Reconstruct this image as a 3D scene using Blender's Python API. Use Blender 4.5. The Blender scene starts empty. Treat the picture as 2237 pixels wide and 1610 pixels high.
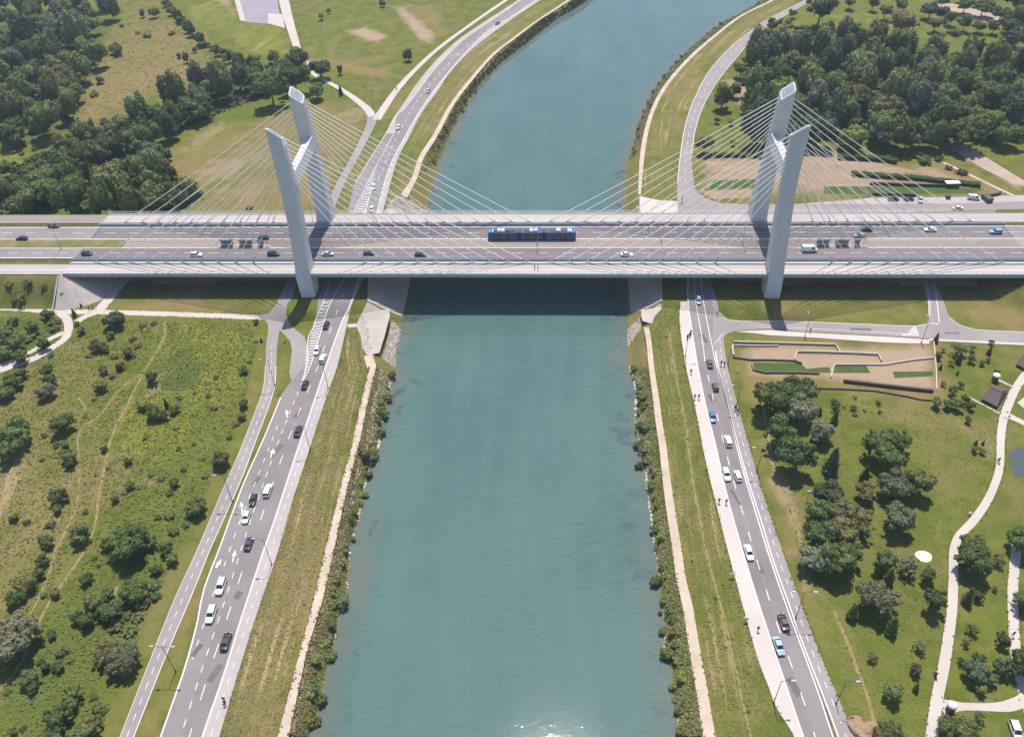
import bpy, bmesh, math, random
import numpy as np
from mathutils import Vector, Matrix, noise as mnoise
random.seed(7); rng = np.random.default_rng(7)
R_ = math.radians
S = bpy.context.scene
COL = S.collection

# ------------------------------------------------------------------ camera geometry
PW, PH, F = 2237.0, 1610.0, 1810.0
CX, CY = 1118.5, 805.0
_vy = np.array([1200-CX, 805+750., F]); _vy /= np.linalg.norm(_vy)
_k = 245/F
_c = -_vy[0]/(_k*_vy[1]+_vy[2]); _vx = np.array([1, _k*_c, _c]); _vx /= np.linalg.norm(_vx)
_cv = lambda v: np.array([v[0], v[1], -v[2]])
XC, YC = _cv(_vx), _cv(_vy); ZC = np.cross(XC, YC)
ROT = np.stack([XC, YC, ZC], 0)
CAM = np.array([2.312, -231.0, 151.614])
def un(px, py, z=0.0):
    """surveyed point: where the sight line of a photo position meets the level z"""
    r = ROT @ np.array([px-CX, CY-py, -F]); t = (z-CAM[2])/r[2]
    p = CAM + r*t
    return (float(p[0]), float(p[1]))
def U(pts, z=0.0): return [un(p[0], p[1], z) for p in pts]

# ------------------------------------------------------------------ object helpers
def tag(o, label=None, cat=None, group=None, kind=None):
    if label: o['label'] = label
    if cat: o['category'] = cat
    if group: o['group'] = group
    if kind: o['kind'] = kind
    return o
def link_mesh(name, me, mat=None, parent=None, loc=None):
    o = bpy.data.objects.new(name, me); COL.objects.link(o)
    if mat is not None and len(me.materials) == 0: me.materials.append(mat)
    if parent is not None: o.parent = parent
    if loc is not None: o.location = loc
    return o
def from_bm(name, bm, mat=None, parent=None, loc=None, smooth=False):
    me = bpy.data.meshes.new(name); bm.normal_update(); bm.to_mesh(me); bm.free()
    if smooth:
        for p in me.polygons: p.use_smooth = True
    return link_mesh(name, me, mat, parent, loc)
def from_py(name, v, f, mat=None, parent=None, loc=None, smooth=False):
    me = bpy.data.meshes.new(name); me.from_pydata(v, [], f); me.update()
    if smooth:
        for p in me.polygons: p.use_smooth = True
    return link_mesh(name, me, mat, parent, loc)
def empty(name, loc=(0,0,0), rz=0.0):
    o = bpy.data.objects.new(name, None); COL.objects.link(o)
    o.location = loc; o.rotation_euler = (0,0,rz); o.empty_display_size = .1
    return o
def structure(o): o['kind'] = 'structure'; return o
def box(bm, x0, x1, y0, y1, z0, z1, bev=0):
    vs = [bm.verts.new(p) for p in ((x0,y0,z0),(x1,y0,z0),(x1,y1,z0),(x0,y1,z0),(x0,y0,z1),(x1,y0,z1),(x1,y1,z1),(x0,y1,z1))]
    fs = [bm.faces.new([vs[i] for i in q]) for q in ((3,2,1,0),(4,5,6,7),(0,1,5,4),(1,2,6,5),(2,3,7,6),(3,0,4,7))]
    if bev > 0:
        ed = {e for f in fs for e in f.edges}
        bmesh.ops.bevel(bm, geom=list(ed), offset=bev, segments=2, affect='EDGES', profile=.6)
def tube(bm, a, b, r0, r1=None, n=8, caps=True):
    r1 = r0 if r1 is None else r1
    a, b = Vector(a), Vector(b); d = (b-a).normalized()
    u = d.orthogonal().normalized(); w = d.cross(u)
    A = [bm.verts.new(a+(u*math.cos(t)+w*math.sin(t))*r0) for t in [2*math.pi*i/n for i in range(n)]]
    B = [bm.verts.new(b+(u*math.cos(t)+w*math.sin(t))*r1) for t in [2*math.pi*i/n for i in range(n)]]
    for i in range(n): bm.faces.new((A[i], A[(i+1)%n], B[(i+1)%n], B[i]))
    if caps: bm.faces.new(A[::-1]); bm.faces.new(B)
def copy_tree(o, parent=None):
    c = o.copy(); COL.objects.link(c)
    if parent is not None: c.parent = parent
    for ch in list(o.children): copy_tree(ch, c)
    return c

# ------------------------------------------------------------------ polyline helpers
def catmull(P, n=6):
    P = [np.array(p, float) for p in P]
    if len(P) < 3: return [tuple(p) for p in P]
    Q = [2*P[0]-P[1]] + P + [2*P[-1]-P[-2]]; out = []
    for i in range(1, len(Q)-2):
        p0, p1, p2, p3 = Q[i-1:i+3]
        for k in range(n):
            t = k/n
            out.append(tuple(.5*((2*p1)+(-p0+p2)*t+(2*p0-5*p1+4*p2-p3)*t*t+(-p0+3*p1-3*p2+p3)*t**3)))
    out.append(tuple(P[-1])); return out
def resample(P, n):
    P = np.array(P, float); d = np.r_[0, np.cumsum(np.hypot(*np.diff(P, axis=0).T))]
    t = np.linspace(0, d[-1], n)
    return np.stack([np.interp(t, d, P[:,0]), np.interp(t, d, P[:,1])], 1)
def offset(P, w):
    P = np.array(P, float); T = np.gradient(P, axis=0); T /= np.maximum(np.hypot(T[:,0], T[:,1]), 1e-9)[:,None]
    N = np.stack([-T[:,1], T[:,0]], 1)
    return P + N*w
def ribbon(name, Lp, Rp, z, mat, n=40, skirt=True, px=True, smooth=True):
    L = U(Lp) if px else Lp; Q = U(Rp) if px else Rp
    if smooth: L, Q = catmull(L), catmull(Q)
    L, Q = resample(L, n), resample(Q, n)
    v = []; f = []
    for a, b in zip(L, Q): v += [(a[0],a[1],z),(b[0],b[1],z)]
    for i in range(n-1): f.append((2*i, 2*i+1, 2*i+3, 2*i+2))
    if skirt:
        o = len(v); v += [(p[0],p[1],-.05) for p in v]
        for i in range(n-1):
            f += [(2*i, 2*i+2, o+2*i+2, o+2*i), (2*i+3, 2*i+1, o+2*i+1, o+2*i+3)]
        f += [(1, 0, o, o+1), (2*n-2, 2*n-1, o+2*n-1, o+2*n-2)]
    me = bpy.data.meshes.new(name); me.from_pydata(v, [], f); me.update()
    bm = bmesh.new(); bm.from_mesh(me); bmesh.ops.recalc_face_normals(bm, faces=bm.faces)
    if sum(q.normal.z*q.calc_area() for q in bm.faces) < 0: bmesh.ops.reverse_faces(bm, faces=bm.faces)
    bm.to_mesh(me); bm.free()
    return structure(link_mesh(name, me, mat))
PATHS = []
def path(name, line, wpx, z, mat, n=40):
    """line: photo positions; wpx: width in metres (scalar or per point)"""
    P = resample(catmull(U(line)), n)
    w = np.interp(np.linspace(0,1,n), np.linspace(0,1,len(wpx)), wpx) if hasattr(wpx,'__len__') else np.full(n, wpx)
    L = offset(P, 1)-P; PATHS.append((P, float(np.max(w))))
    return ribbon(name, (P+L*w[:,None]/2).tolist(), (P-L*w[:,None]/2).tolist(), z, mat, n, px=False, smooth=False)
def flat(name, pts, z, mat, px=True, skirt=True, zun=0):
    P = U(pts, zun) if px else pts
    bm = bmesh.new(); vs = [bm.verts.new((p[0],p[1],z)) for p in P]
    fc = bm.faces.new(vs)
    if fc.normal.z < 0: fc.normal_flip()
    fc.normal_update()
    if fc.normal.z < 0: fc.normal_flip()
    if skirt:
        r = bmesh.ops.extrude_face_region(bm, geom=[fc])
        for q in r['geom']:
            if isinstance(q, bmesh.types.BMVert): q.co.z = z
        for q in vs: q.co.z = -.05
    bmesh.ops.triangulate(bm, faces=[q for q in bm.faces if len(q.verts) > 4])
    bmesh.ops.recalc_face_normals(bm, faces=bm.faces)
    if sum(q.normal.z*q.calc_area() for q in bm.faces if abs(q.normal.z) > .5) < 0 : bmesh.ops.reverse_faces(bm, faces=bm.faces)
    return structure(from_bm(name, bm, mat))
class Marks:
    """painted lines gathered into one sheet"""
    def __init__(s): s.v = []; s.f = []
    def quad(s, a, b, c, d, z):
        o = len(s.v); s.v += [(p[0],p[1],z) for p in (a,b,c,d)]; s.f.append((o,o+1,o+2,o+3))
    def line(s, P, w, z, px=True, dash=None):
        P = catmull(U(P)) if px else P
        P = np.array(P, float); d = np.r_[0, np.cumsum(np.hypot(*np.diff(P, axis=0).T))]
        at = lambda t: np.array([np.interp(t, d, P[:,0]), np.interp(t, d, P[:,1])])
        segs = []
        if dash:
            t = dash[2] if len(dash) > 2 else 0
            while t < d[-1]: segs.append((t, min(t+dash[0], d[-1]))); t += dash[0]+dash[1]
        else: segs = [(0, d[-1])]
        for a, b in segs:
            n = max(2, int((b-a)/4)+1); T = np.linspace(a, b, n)
            Q = np.array([at(t) for t in T])
            if np.hypot(*(Q[-1]-Q[0])) < .05: continue
            A, B = offset(Q, w/2), offset(Q, -w/2)
            for i in range(n-1): s.quad(B[i], B[i+1], A[i+1], A[i], z)
    def build(s, name, mat):
        o = from_py(name, s.v, s.f, mat)
        bm = bmesh.new(); bm.from_mesh(o.data)
        bmesh.ops.reverse_faces(bm, faces=[q for q in bm.faces if q.normal.z < 0]); bm.to_mesh(o.data); bm.free()
        return structure(o)

# ------------------------------------------------------------------ materials
def newmat(name):
    m = bpy.data.materials.new(name); m.use_nodes = True
    nt = m.node_tree; b = nt.nodes['Principled BSDF']
    return m, nt, b
def nd(nt, t, **kw):
    n = nt.nodes.new(t)
    for k, v in kw.items():
        if k == 'inp':
            for a, b in v.items(): n.inputs[a].default_value = b
        else: setattr(n, k, v)
    return n
def mixc(nt, fac, a, b, mode='MIX'):
    n = nt.nodes.new('ShaderNodeMix'); n.data_type = 'RGBA'; n.blend_type = mode; n.clamp_factor = True
    for s, val in ((0, fac), (6, a), (7, b)):
        if hasattr(val, 'is_linked') or isinstance(val, bpy.types.NodeSocket): nt.links.new(val, n.inputs[s])
        elif s == 0: n.inputs[0].default_value = val
        else: n.inputs[s].default_value = (*val, 1)
    return n.outputs[2]
def mth(nt, op, a, b=None, c=None, clamp=False):
    n = nt.nodes.new('ShaderNodeMath'); n.operation = op; n.use_clamp = clamp
    for i, v in enumerate((a, b, c)):
        if v is None: continue
        if isinstance(v, bpy.types.NodeSocket): nt.links.new(v, n.inputs[i])
        else: n.inputs[i].default_value = v
    return n.outputs[0]
def noise(nt, vec, scale, detail=4, rough=.55, dist=0):
    n = nd(nt, 'ShaderNodeTexNoise', inp={'Scale': scale, 'Detail': detail, 'Roughness': rough, 'Distortion': dist})
    if vec is not None: nt.links.new(vec, n.inputs['Vector'])
    return n.outputs['Fac']
def ramp(nt, fac, a, b):
    n = nt.nodes.new('ShaderNodeMapRange'); n.clamp = True
    nt.links.new(fac, n.inputs[0]); n.inputs[1].default_value = a; n.inputs[2].default_value = b
    return n.outputs[0]
def pos(nt): return nd(nt, 'ShaderNodeNewGeometry').outputs['Position']
def scalev(nt, v, s):
    n = nt.nodes.new('ShaderNodeMapping'); n.inputs['Scale'].default_value = s; nt.links.new(v, n.inputs[0]); return n.outputs[0]
def bump(nt, b, h, strength, dist=.1):
    n = nd(nt, 'ShaderNodeBump', inp={'Strength': strength, 'Distance': dist}); nt.links.new(h, n.inputs['Height'])
    nt.links.new(n.outputs[0], b.inputs['Normal'])
def surf(name, c1, c2, scale=.6, rough=.85, fine=6.0, spec=.3, patch=None, stretch=(1,1,1), bmp=.15, bd=.03):
    """weathered mineral surface: broad tone patches + fine grain"""
    m, nt, b = newmat(name); p = scalev(nt, pos(nt), stretch)
    a = ramp(nt, noise(nt, p, scale*.12, 5, .6), .35, .68)
    g = noise(nt, p, fine, 3, .7)
    col = mixc(nt, a, c1, c2)
    col = mixc(nt, mth(nt, 'MULTIPLY', ramp(nt, g, .45, .75), .35), col, tuple(x*.72 for x in c1))
    if patch:
        s = ramp(nt, noise(nt, p, scale*.5, 6, .65, .6), .6, .72)
        col = mixc(nt, mth(nt, 'MULTIPLY', s, .55), col, patch)
    nt.links.new(col, b.inputs['Base Color']); b.inputs['Roughness'].default_value = rough
    b.inputs['Specular IOR Level'].default_value = spec
    if bmp: bump(nt, b, g, bmp, bd)
    return m
M = {}
M['asphalt'] = surf('asphalt', (.185,.168,.172), (.235,.215,.218), .5, .88, 5, .25, patch=(.150,.137,.142))
M['asphalt_dark'] = surf('deck_asphalt', (.158,.138,.146), (.190,.168,.174), .5, .88, 5, .25, patch=(.130,.113,.120), stretch=(.25,1,1))
M['asphalt_light'] = surf('cycle_path_asphalt', (.235,.208,.212), (.285,.255,.258), .6, .9, 5, .25, patch=(.21,.19,.19))
M['pavement'] = surf('pavement', (.33,.295,.29), (.39,.35,.34), .6, .9, 4, .25, patch=(.29,.26,.255))
M['promenade'] = surf('promenade_concrete', (.45,.395,.375), (.50,.45,.43), .6, .9, 4, .25, patch=(.41,.36,.34))
M['gravel_path'] = surf('gravel_path', (.40,.32,.255), (.50,.42,.35), 1.5, .95, 3, .1, patch=(.26,.21,.14), bmp=.3)
M['dirt'] = surf('dirt_track', (.19,.155,.070), (.27,.205,.115), 2.5, .95, 3, .1, patch=(.115,.118,.030), bmp=.3)
M['park_path'] = surf('park_path', (.42,.37,.345), (.47,.42,.39), .8, .9, 4, .2, patch=(.38,.33,.30))
M['concrete'] = surf('concrete', (.42,.42,.43), (.50,.50,.51), .8, .8, 3, .3, patch=(.36,.36,.37), stretch=(1,1,.3))
M['pylon'] = surf('pylon_concrete', (.50,.51,.53), (.57,.575,.585), .9, .6, 2.5, .35, patch=(.42,.43,.455), stretch=(1.6,1.6,.08), bmp=.05)
def pour_joints(m, step=4.2):
    nt = m.node_tree; b = nt.nodes['Principled BSDF']; src = b.inputs['Base Color'].links[0].from_socket
    sx_ = nd(nt, 'ShaderNodeSeparateXYZ'); nt.links.new(pos(nt), sx_.inputs[0])
    fr = mth(nt, 'FRACT', mth(nt, 'DIVIDE', sx_.outputs[2], step)); ln = mth(nt, 'LESS_THAN', fr, .035)
    nt.links.new(mixc(nt, mth(nt, 'MULTIPLY', ln, .3), src, (.25,.26,.28)), b.inputs['Base Color'])
pour_joints(M['pylon'])
M['deck_walk'] = surf('deck_walkway', (.35,.312,.305), (.40,.36,.352), .9, .85, 4, .3, patch=(.31,.275,.265), stretch=(.3,1,1))
M['white_paint'] = surf('road_paint', (.56,.545,.545), (.66,.64,.635), 2, .7, 8, .3, patch=(.36,.345,.345), bmp=0)
M['stone'] = surf('stone_paving', (.36,.31,.29), (.44,.39,.365), 3, .9, 2.2, .2, patch=(.27,.235,.22), bmp=.8, bd=.2)
M['rock'] = surf('riprap_rock', (.36,.31,.255), (.50,.45,.39), 4, .9, 3, .2, patch=(.22,.19,.15), bmp=.4)
M['slab'] = surf('revetment_slab', (.34,.30,.28), (.42,.375,.35), 1, .9, 3, .2, patch=(.27,.24,.22))
def plain(name, c, rough=.5, metal=0., spec=.5):
    m, nt, b = newmat(name); g = noise(nt, pos(nt), 3.0, 3)
    nt.links.new(mixc(nt, ramp(nt, g, .35, .7), c, tuple(x*.86 for x in c)), b.inputs['Base Color'])
    b.inputs['Roughness'].default_value = rough; b.inputs['Metallic'].default_value = metal; b.inputs['Specular IOR Level'].default_value = spec
    return m
M['white_steel'] = plain('white_steel', (.78,.77,.78), .4)
M['cable'] = plain('cable_sheath', (.80,.77,.75), .4)
M['grey_steel'] = plain('grey_steel', (.30,.34,.40), .45, .2)
M['dark_steel'] = plain('dark_steel', (.06,.06,.065), .5)
M['blue_steel'] = plain('painted_rail', (.25,.29,.35), .45)
M['rail'] = plain('tram_rail', (.10,.08,.075), .4, .5)
M['track_bed'] = surf('track_bed', (.275,.228,.205), (.325,.270,.235), 1.0, .9, 3, .2, patch=(.25,.205,.19), stretch=(.15,1,1))
M['tyre'] = plain('tyre_rubber', (.02,.02,.02), .8)
M['glass'] = plain('car_glass', (.015,.02,.028), .08, 0, .8)
M['lamp_glass'] = plain('headlight_glass', (.75,.75,.72), .15)
M['tail'] = plain('tail_light', (.35,.02,.02), .3)
M['bark'] = surf('tree_bark', (.12,.095,.07), (.17,.14,.11), 4, .95, 5, .1, bmp=.5)
M['skin'] = plain('skin', (.42,.27,.20), .6)
M['denim'] = plain('dark_trousers', (.03,.035,.05), .8)
M['hair'] = plain('hair', (.03,.02,.015), .7)
M['shed_roof'] = surf('shed_roof', (.085,.055,.06), (.12,.08,.085), 2, .8, 5, .3, stretch=(1,1,1))
M['timber'] = plain('weathered_timber', (.13,.10,.08), .85)
M['tram_blue'] = plain('tram_blue_paint', (.008,.075,.24), .3, 0, .6)
M['tram_sky'] = plain('tram_sky_blue_paint', (.12,.42,.72), .35)
M['tram_gear'] = plain('tram_roof_units', (.55,.53,.50), .6)
M['tram_dark'] = plain('tram_dark_units', (.05,.05,.055), .6)
M['bellows'] = plain('bellows_rubber', (.035,.05,.075), .8)
M['shelter_blue'] = plain('shelter_roof', (.035,.055,.09), .35)
M['shelter_red'] = plain('shelter_red_roof', (.075,.03,.035), .5)
M['soil'] = surf('garden_soil', (.25,.17,.115), (.33,.235,.16), 2, .95, 1.6, .1, patch=(.17,.13,.07), bmp=.6, bd=.3)
M['bed_green'] = surf('garden_bed_green', (.050,.085,.022), (.075,.115,.030), 3, .95, 2.5, .1, bmp=.6, bd=.3)
M['sand'] = surf('play_sand', (.70,.57,.42), (.76,.64,.50), 2, .95, 4, .1)
M['lot'] = surf('car_park_asphalt', (.25,.225,.27), (.29,.26,.31), .5, .9, 4, .2)
M['field_bare'] = surf('bare_field', (.32,.245,.21), (.40,.31,.265), 1.2, .95, 1.2, .1, patch=(.25,.21,.13), bmp=.4, bd=.2)
def objcol(name, rough=.3, vary=.06, spec=.5, coat=0.):
    m, nt, b = newmat(name); oi = nd(nt, 'ShaderNodeObjectInfo')
    g = noise(nt, pos(nt), 2.0, 3)
    nt.links.new(mixc(nt, mth(nt, 'MULTIPLY', g, vary), oi.outputs['Color'], (.2,.18,.15)), b.inputs['Base Color'])
    b.inputs['Roughness'].default_value = rough; b.inputs['Specular IOR Level'].default_value = spec
    b.inputs['Coat Weight'].default_value = coat
    return m
M['paint'] = objcol('car_paint', .32, .06, .5, .5)
M['cloth'] = objcol('clothing', .85, .1, .2)
def foliage():
    m, nt, b = newmat('foliage'); oi = nd(nt, 'ShaderNodeObjectInfo'); tc = nd(nt, 'ShaderNodeTexCoord')
    v = tc.outputs['Object']
    n1 = ramp(nt, noise(nt, v, .55, 3, .6), .35, .68)
    n2 = ramp(nt, noise(nt, v, 3.2, 2, .6), .35, .7)
    n3 = nd(nt, 'ShaderNodeTexWhiteNoise', noise_dimensions='3D')
    sn = nd(nt, 'ShaderNodeVectorMath', operation='SNAP'); nt.links.new(v, sn.inputs[0]); sn.inputs[1].default_value = (.5,.5,.5)
    nt.links.new(sn.outputs[0], n3.inputs['Vector'])
    hs = nd(nt, 'ShaderNodeHueSaturation', inp={'Hue': .47, 'Saturation': .85, 'Value': 1.5}); nt.links.new(oi.outputs['Color'], hs.inputs['Color'])
    hd = nd(nt, 'ShaderNodeHueSaturation', inp={'Hue': .52, 'Saturation': 1.0, 'Value': .62}); nt.links.new(oi.outputs['Color'], hd.inputs['Color'])
    col = mixc(nt, n1, hd.outputs[0], oi.outputs['Color'])
    col = mixc(nt, mth(nt, 'MULTIPLY', n2, .6), col, hs.outputs[0])
    col = mixc(nt, mth(nt, 'MULTIPLY', n3.outputs['Value'], .22), col, hd.outputs[0])
    nt.links.new(col, b.inputs['Base Color']); b.inputs['Roughness'].default_value = .75; b.inputs['Specular IOR Level'].default_value = .25
    tr = nd(nt, 'ShaderNodeBsdfTranslucent'); nt.links.new(col, tr.inputs['Color'])
    ms = nd(nt, 'ShaderNodeMixShader', inp={0: .34}); out = nt.nodes['Material Output']
    nt.links.new(b.outputs[0], ms.inputs[1]); nt.links.new(tr.outputs[0], ms.inputs[2]); nt.links.new(ms.outputs[0], out.inputs['Surface'])
    return m
M['foliage'] = foliage()

# ------------------------------------------------------------------ light, sky, camera
SUN_EL, SUN_AZ = 67.5, 2.0            # azimuth east of the +Y axis
sd = Vector((math.sin(R_(SUN_AZ))*math.cos(R_(SUN_EL)), math.cos(R_(SUN_AZ))*math.cos(R_(SUN_EL)), math.sin(R_(SUN_EL))))
w = bpy.data.worlds.new("World"); S.world = w; w.use_nodes = True
sky = w.node_tree.nodes.new('ShaderNodeTexSky'); sky.sky_type = 'NISHITA'; sky.sun_disc = False
sky.sun_elevation = R_(SUN_EL); sky.sun_rotation = R_(SUN_AZ); sky.altitude = 200; sky.dust_density = .6
bg = w.node_tree.nodes['Background']; w.node_tree.links.new(sky.outputs[0], bg.inputs['Color']); bg.inputs['Strength'].default_value = .12
sl = bpy.data.lights.new('sun', 'SUN'); sl.energy = 4.6; sl.angle = R_(.45); sl.color = (1, .93, .82)
so = bpy.data.objects.new('sun', sl); COL.objects.link(so); so.rotation_euler = sd.to_track_quat('Z', 'Y').to_euler(); so.location = (0, 200, 300)
S.view_settings.view_transform = 'Standard'; S.view_settings.look = 'None'; S.view_settings.exposure = .5; S.view_settings.gamma = 1
cd = bpy.data.cameras.new('camera'); co = bpy.data.objects.new('camera', cd); COL.objects.link(co)
cd.sensor_fit = 'HORIZONTAL'; cd.sensor_width = 36; cd.lens = 36*F/PW; cd.clip_start = 1; cd.clip_end = 6000
mw = Matrix(ROT.tolist()).to_4x4(); mw.translation = Vector(CAM.tolist()); co.matrix_world = mw
S.camera = co
S.cycles.max_bounces = 5; S.cycles.diffuse_bounces = 2; S.cycles.glossy_bounces = 2; S.cycles.transmission_bounces = 2
S.cycles.volume_bounces = 0; S.cycles.sample_clamp_indirect = 4; S.cycles.use_adaptive_sampling = True
S.cycles.use_denoising = True

hz = bmesh.new(); box(hz, -900, 900, -420, 900, -9, 175)
hzm = bpy.data.materials.new('haze'); hzm.use_nodes = True; hn = hzm.node_tree; hn.nodes.remove(hn.nodes['Principled BSDF'])
pv = hn.nodes.new('ShaderNodeVolumePrincipled'); pv.inputs['Density'].default_value = .00015; pv.inputs['Color'].default_value = (.70,.84,1,1); pv.inputs['Anisotropy'].default_value = .2
hn.links.new(pv.outputs[0], hn.nodes['Material Output'].inputs['Volume'])
ho = from_bm('haze', hz, hzm); ho['kind'] = 'stuff'
# ------------------------------------------------------------------ terrain
WATER = -4.6
LW = [(945,398),(935,440),(930,467),(898,603),(880,692),(868,735),(860,775),(858,825),(848,857),(838,900),(830,940),(825,980),(808,1015),(798,1050),(790,1088),(782,1135),(771,1163),(762,1200),(757,1276),(751,1322),(737,1353),(729,1398),(716,1429),(706,1475),(698,1531),(678,1582),(668,1610)]
LWF = [(1304,-14),(1262,15),(1222,37),(1160,87),(1120,117),(1090,141),(1060,171),(1024,221),(997,270),(975,318),(961,350)]
LT = [(890,425),(866,440),(832,475),(810,600),(806,660),(812,700),(815,770),(822,800),(802,880),(787,955),(772,1015),(752,1095),(730,1200),(704,1312),(678,1398),(658,1480),(630,1610)]
LTF = [(1285,-22),(1252,0),(1226,15),(1174,48),(1124,86),(1080,121),(1028,181),(991,231),(956,297),(926,345),(910,390)]
RW = [(1366,400),(1366,467),(1367,600),(1372,693),(1374,725),(1375,800),(1390,850),(1390,910),(1393,950),(1401,993),(1412,1013),(1415,1050),(1420,1100),(1428,1150),(1433,1200),(1438,1225),(1446,1271),(1450,1322),(1453,1370),(1455,1424),(1471,1450),(1476,1500),(1482,1556),(1492,1610)]
RWF = [(1690,-14),(1670,0),(1646,15),(1590,45),(1545,75),(1510,105),(1475,140),(1453,165),(1430,195),(1415,230),(1393,273),(1385,308),(1373,350)]
RT = [(1393,400),(1396,460),(1446,600),(1444,663),(1420,705),(1408,735),(1417,800),(1427,862),(1435,925),(1444,975),(1450,1038),(1460,1113),(1472,1200),(1480,1264),(1494,1327),(1507,1404),(1522,1493),(1538,1610)]
RTF = [(1700,-10),(1676,5),(1617,35),(1566,73),(1516,115),(1473,160),(1440,205),(1415,263),(1400,333)]
def extend(P, d0=2500, d1=2500):
    P = [np.array(p) for p in P]
    a = P[0]+(P[0]-P[2])/np.linalg.norm(P[0]-P[2])*d0; b = P[-1]+(P[-1]-P[-4])/np.linalg.norm(P[-1]-P[-4])*d1
    return np.array([a]+P+[b])
lw = extend(catmull(U(LWF+LW, WATER), 3)); lt = extend(catmull(U(LTF+LT), 3)); rw = extend(catmull(U(RWF+RW, WATER), 3)); rt = extend(catmull(U(RTF+RT), 3))
def dist_poly(P, L):
    out = np.full(len(P), 1e9)
    for a, b in zip(L[:-1], L[1:]):
        ab = b-a; t = np.clip(((P-a)@ab)/max(ab@ab, 1e-9), 0, 1)
        q = P-(a+t[:,None]*ab); np.minimum(out, q[:,0]**2+q[:,1]**2, out)
    return np.sqrt(out)
def inside(P, G):
    x, y = P[:,0], P[:,1]; r = np.zeros(len(P), bool); n = len(G)
    for i in range(n):
        (x1,y1),(x2,y2) = G[i], G[(i+1)%n]
        if y1 == y2: continue
        c = ((y1 > y) != (y2 > y)) & (x < (x2-x1)*(y-y1)/(y2-y1)+x1); r ^= c
    return r
polyW = np.r_[lw, rw[::-1]]; polyT = np.r_[lt, rt[::-1]]
def height(P):
    x, y = P[:,0], P[:,1]; z = np.zeros(len(P))
    iw = inside(P, polyW); it = inside(P, polyT) & ~iw
    dW = np.minimum(dist_poly(P, lw), dist_poly(P, rw)); dT = np.minimum(dist_poly(P, lt), dist_poly(P, rt))
    z = np.where(it, WATER*dT/np.maximum(dT+dW, 1e-6), z)
    z = np.where(iw, WATER-np.minimum(2.2, .3*dW)-.02, z)
    # embankments that carry the approach roads beyond the abutments
    for sx in (-1, 1):
        ex = np.maximum(150.5-sx*x, 0); ey = np.maximum(np.abs(y)-19.2, 0)
        d = np.sqrt((ex*.62)**2+ey**2); z = np.maximum(z, np.where(d < 7.6, 6.75*(1-d/7.6), z))
    # river terrace rising behind the promenade is left level
    return z, iw, dW, dT
def axis(lo, hi, step, far):
    a = list(np.arange(lo, hi+.01, step)); s = step
    while a[-1] < far: s *= 1.5; a.append(a[-1]+s)
    s = step
    while a[0] > -far: s *= 1.5; a.insert(0, a[0]-s)
    return np.array(a)
def grid(gx, gy):
    X, Y = np.meshgrid(gx, gy); P = np.stack([X.ravel(), Y.ravel()], 1); nx = len(gx)
    i, j = np.meshgrid(np.arange(nx-1), np.arange(len(gy)-1)); q = (j*nx+i).ravel()
    return P, np.stack([q, q+1, q+nx+1, q+nx], 1)
def mesh_np(name, V, Fq):
    me = bpy.data.meshes.new(name); me.vertices.add(len(V)); me.vertices.foreach_set('co', V.astype(np.float32).ravel())
    me.loops.add(Fq.size); me.loops.foreach_set('vertex_index', Fq.astype(np.int32).ravel())
    me.polygons.add(len(Fq)); me.polygons.foreach_set('loop_start', np.arange(0, Fq.size, Fq.shape[1], dtype=np.int32))
    me.polygons.foreach_set('use_smooth', np.ones(len(Fq), bool))
    me.update(calc_edges=True); return me
gx, gy = axis(-350, 300, 1.6, 2200), axis(-176, 300, 1.6, 2200)
P, Fq = grid(gx, gy)
Z, IW, DW, DT = height(P); IT_ = (Z < -.05)
# vegetation kinds: R dry grass, G yellow-green herbs, B bare earth, A dark lush growth
mask = np.zeros((len(P), 4), np.float32)
vis = (P[:,1] > -190) & (P[:,1] < 420) & (np.abs(P[:,0]) < 420)
VI = np.where(vis)[0]; PV = P[VI]
wob = np.array([mnoise.noise(Vector((p[0]*.05, p[1]*.05, 3.3)))*5+mnoise.noise(Vector((p[0]*.16, p[1]*.16, 9)))*2.5 for p in PV])
def region(ch, pts, val, soft=5.0, w=1.0):
    G = np.array(U(pts)); G2 = np.r_[G, G[:1]]
    lo, hi = G.min(0)-soft*2-6, G.max(0)+soft*2+6
    s = np.where((PV >= lo).all(1) & (PV <= hi).all(1))[0]
    if not len(s): return
    d = dist_poly(PV[s], G2); d = np.where(inside(PV[s], G), d, -d)+wob[s]*w
    a = np.clip(d/soft*.5+.5, 0, 1)
    mask[VI[s], ch] = mask[VI[s], ch]*(1-a)+val*a
mask[:,0] = .20
# left bank, near side
region(0, [(775,665),(800,690),(775,720),(800,800),(720,1120),(600,1610),(480,1610),(610,1200),(690,960),(740,790)], .72, 2, .3)
region(0, [(600,800),(632,800),(560,960),(440,1300),(340,1610),(295,1610),(420,1300),(560,960)], .85, 1.5, .2)
region(0, [(545,700),(585,720),(575,820),(550,900),(430,1200),(260,1610),(210,1610),(280,1480),(330,1330),(420,1150),(510,960),(545,850)], .72, 3, .4)
region(0, [(0,690),(350,690),(330,800),(250,930),(180,1200),(0,1490)], .42, 12)
region(0, [(0,860),(120,870),(150,950),(160,1100),(100,1200),(40,1300),(0,1300)], .6, 8)
region(3, [(230,1210),(420,1080),(470,1020),(330,1330),(210,1610),(0,1610),(0,1540),(140,1330)], .75, 10)
region(3, [(0,690),(120,690),(140,740),(100,790),(0,800)], .8, 5)
region(1, [(295,870),(330,800),(400,705),(555,705),(555,800),(520,850),(480,900),(430,960),(390,1000),(300,990),(268,990),(278,900)], .95, 5)
region(1, [(360,1040),(420,1000),(440,1080),(320,1190),(250,1300),(190,1320),(260,1180)], .5, 8)
region(1, [(100,975),(135,975),(120,1080),(60,1140),(20,1150),(60,1050)], .55, 6)
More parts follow.
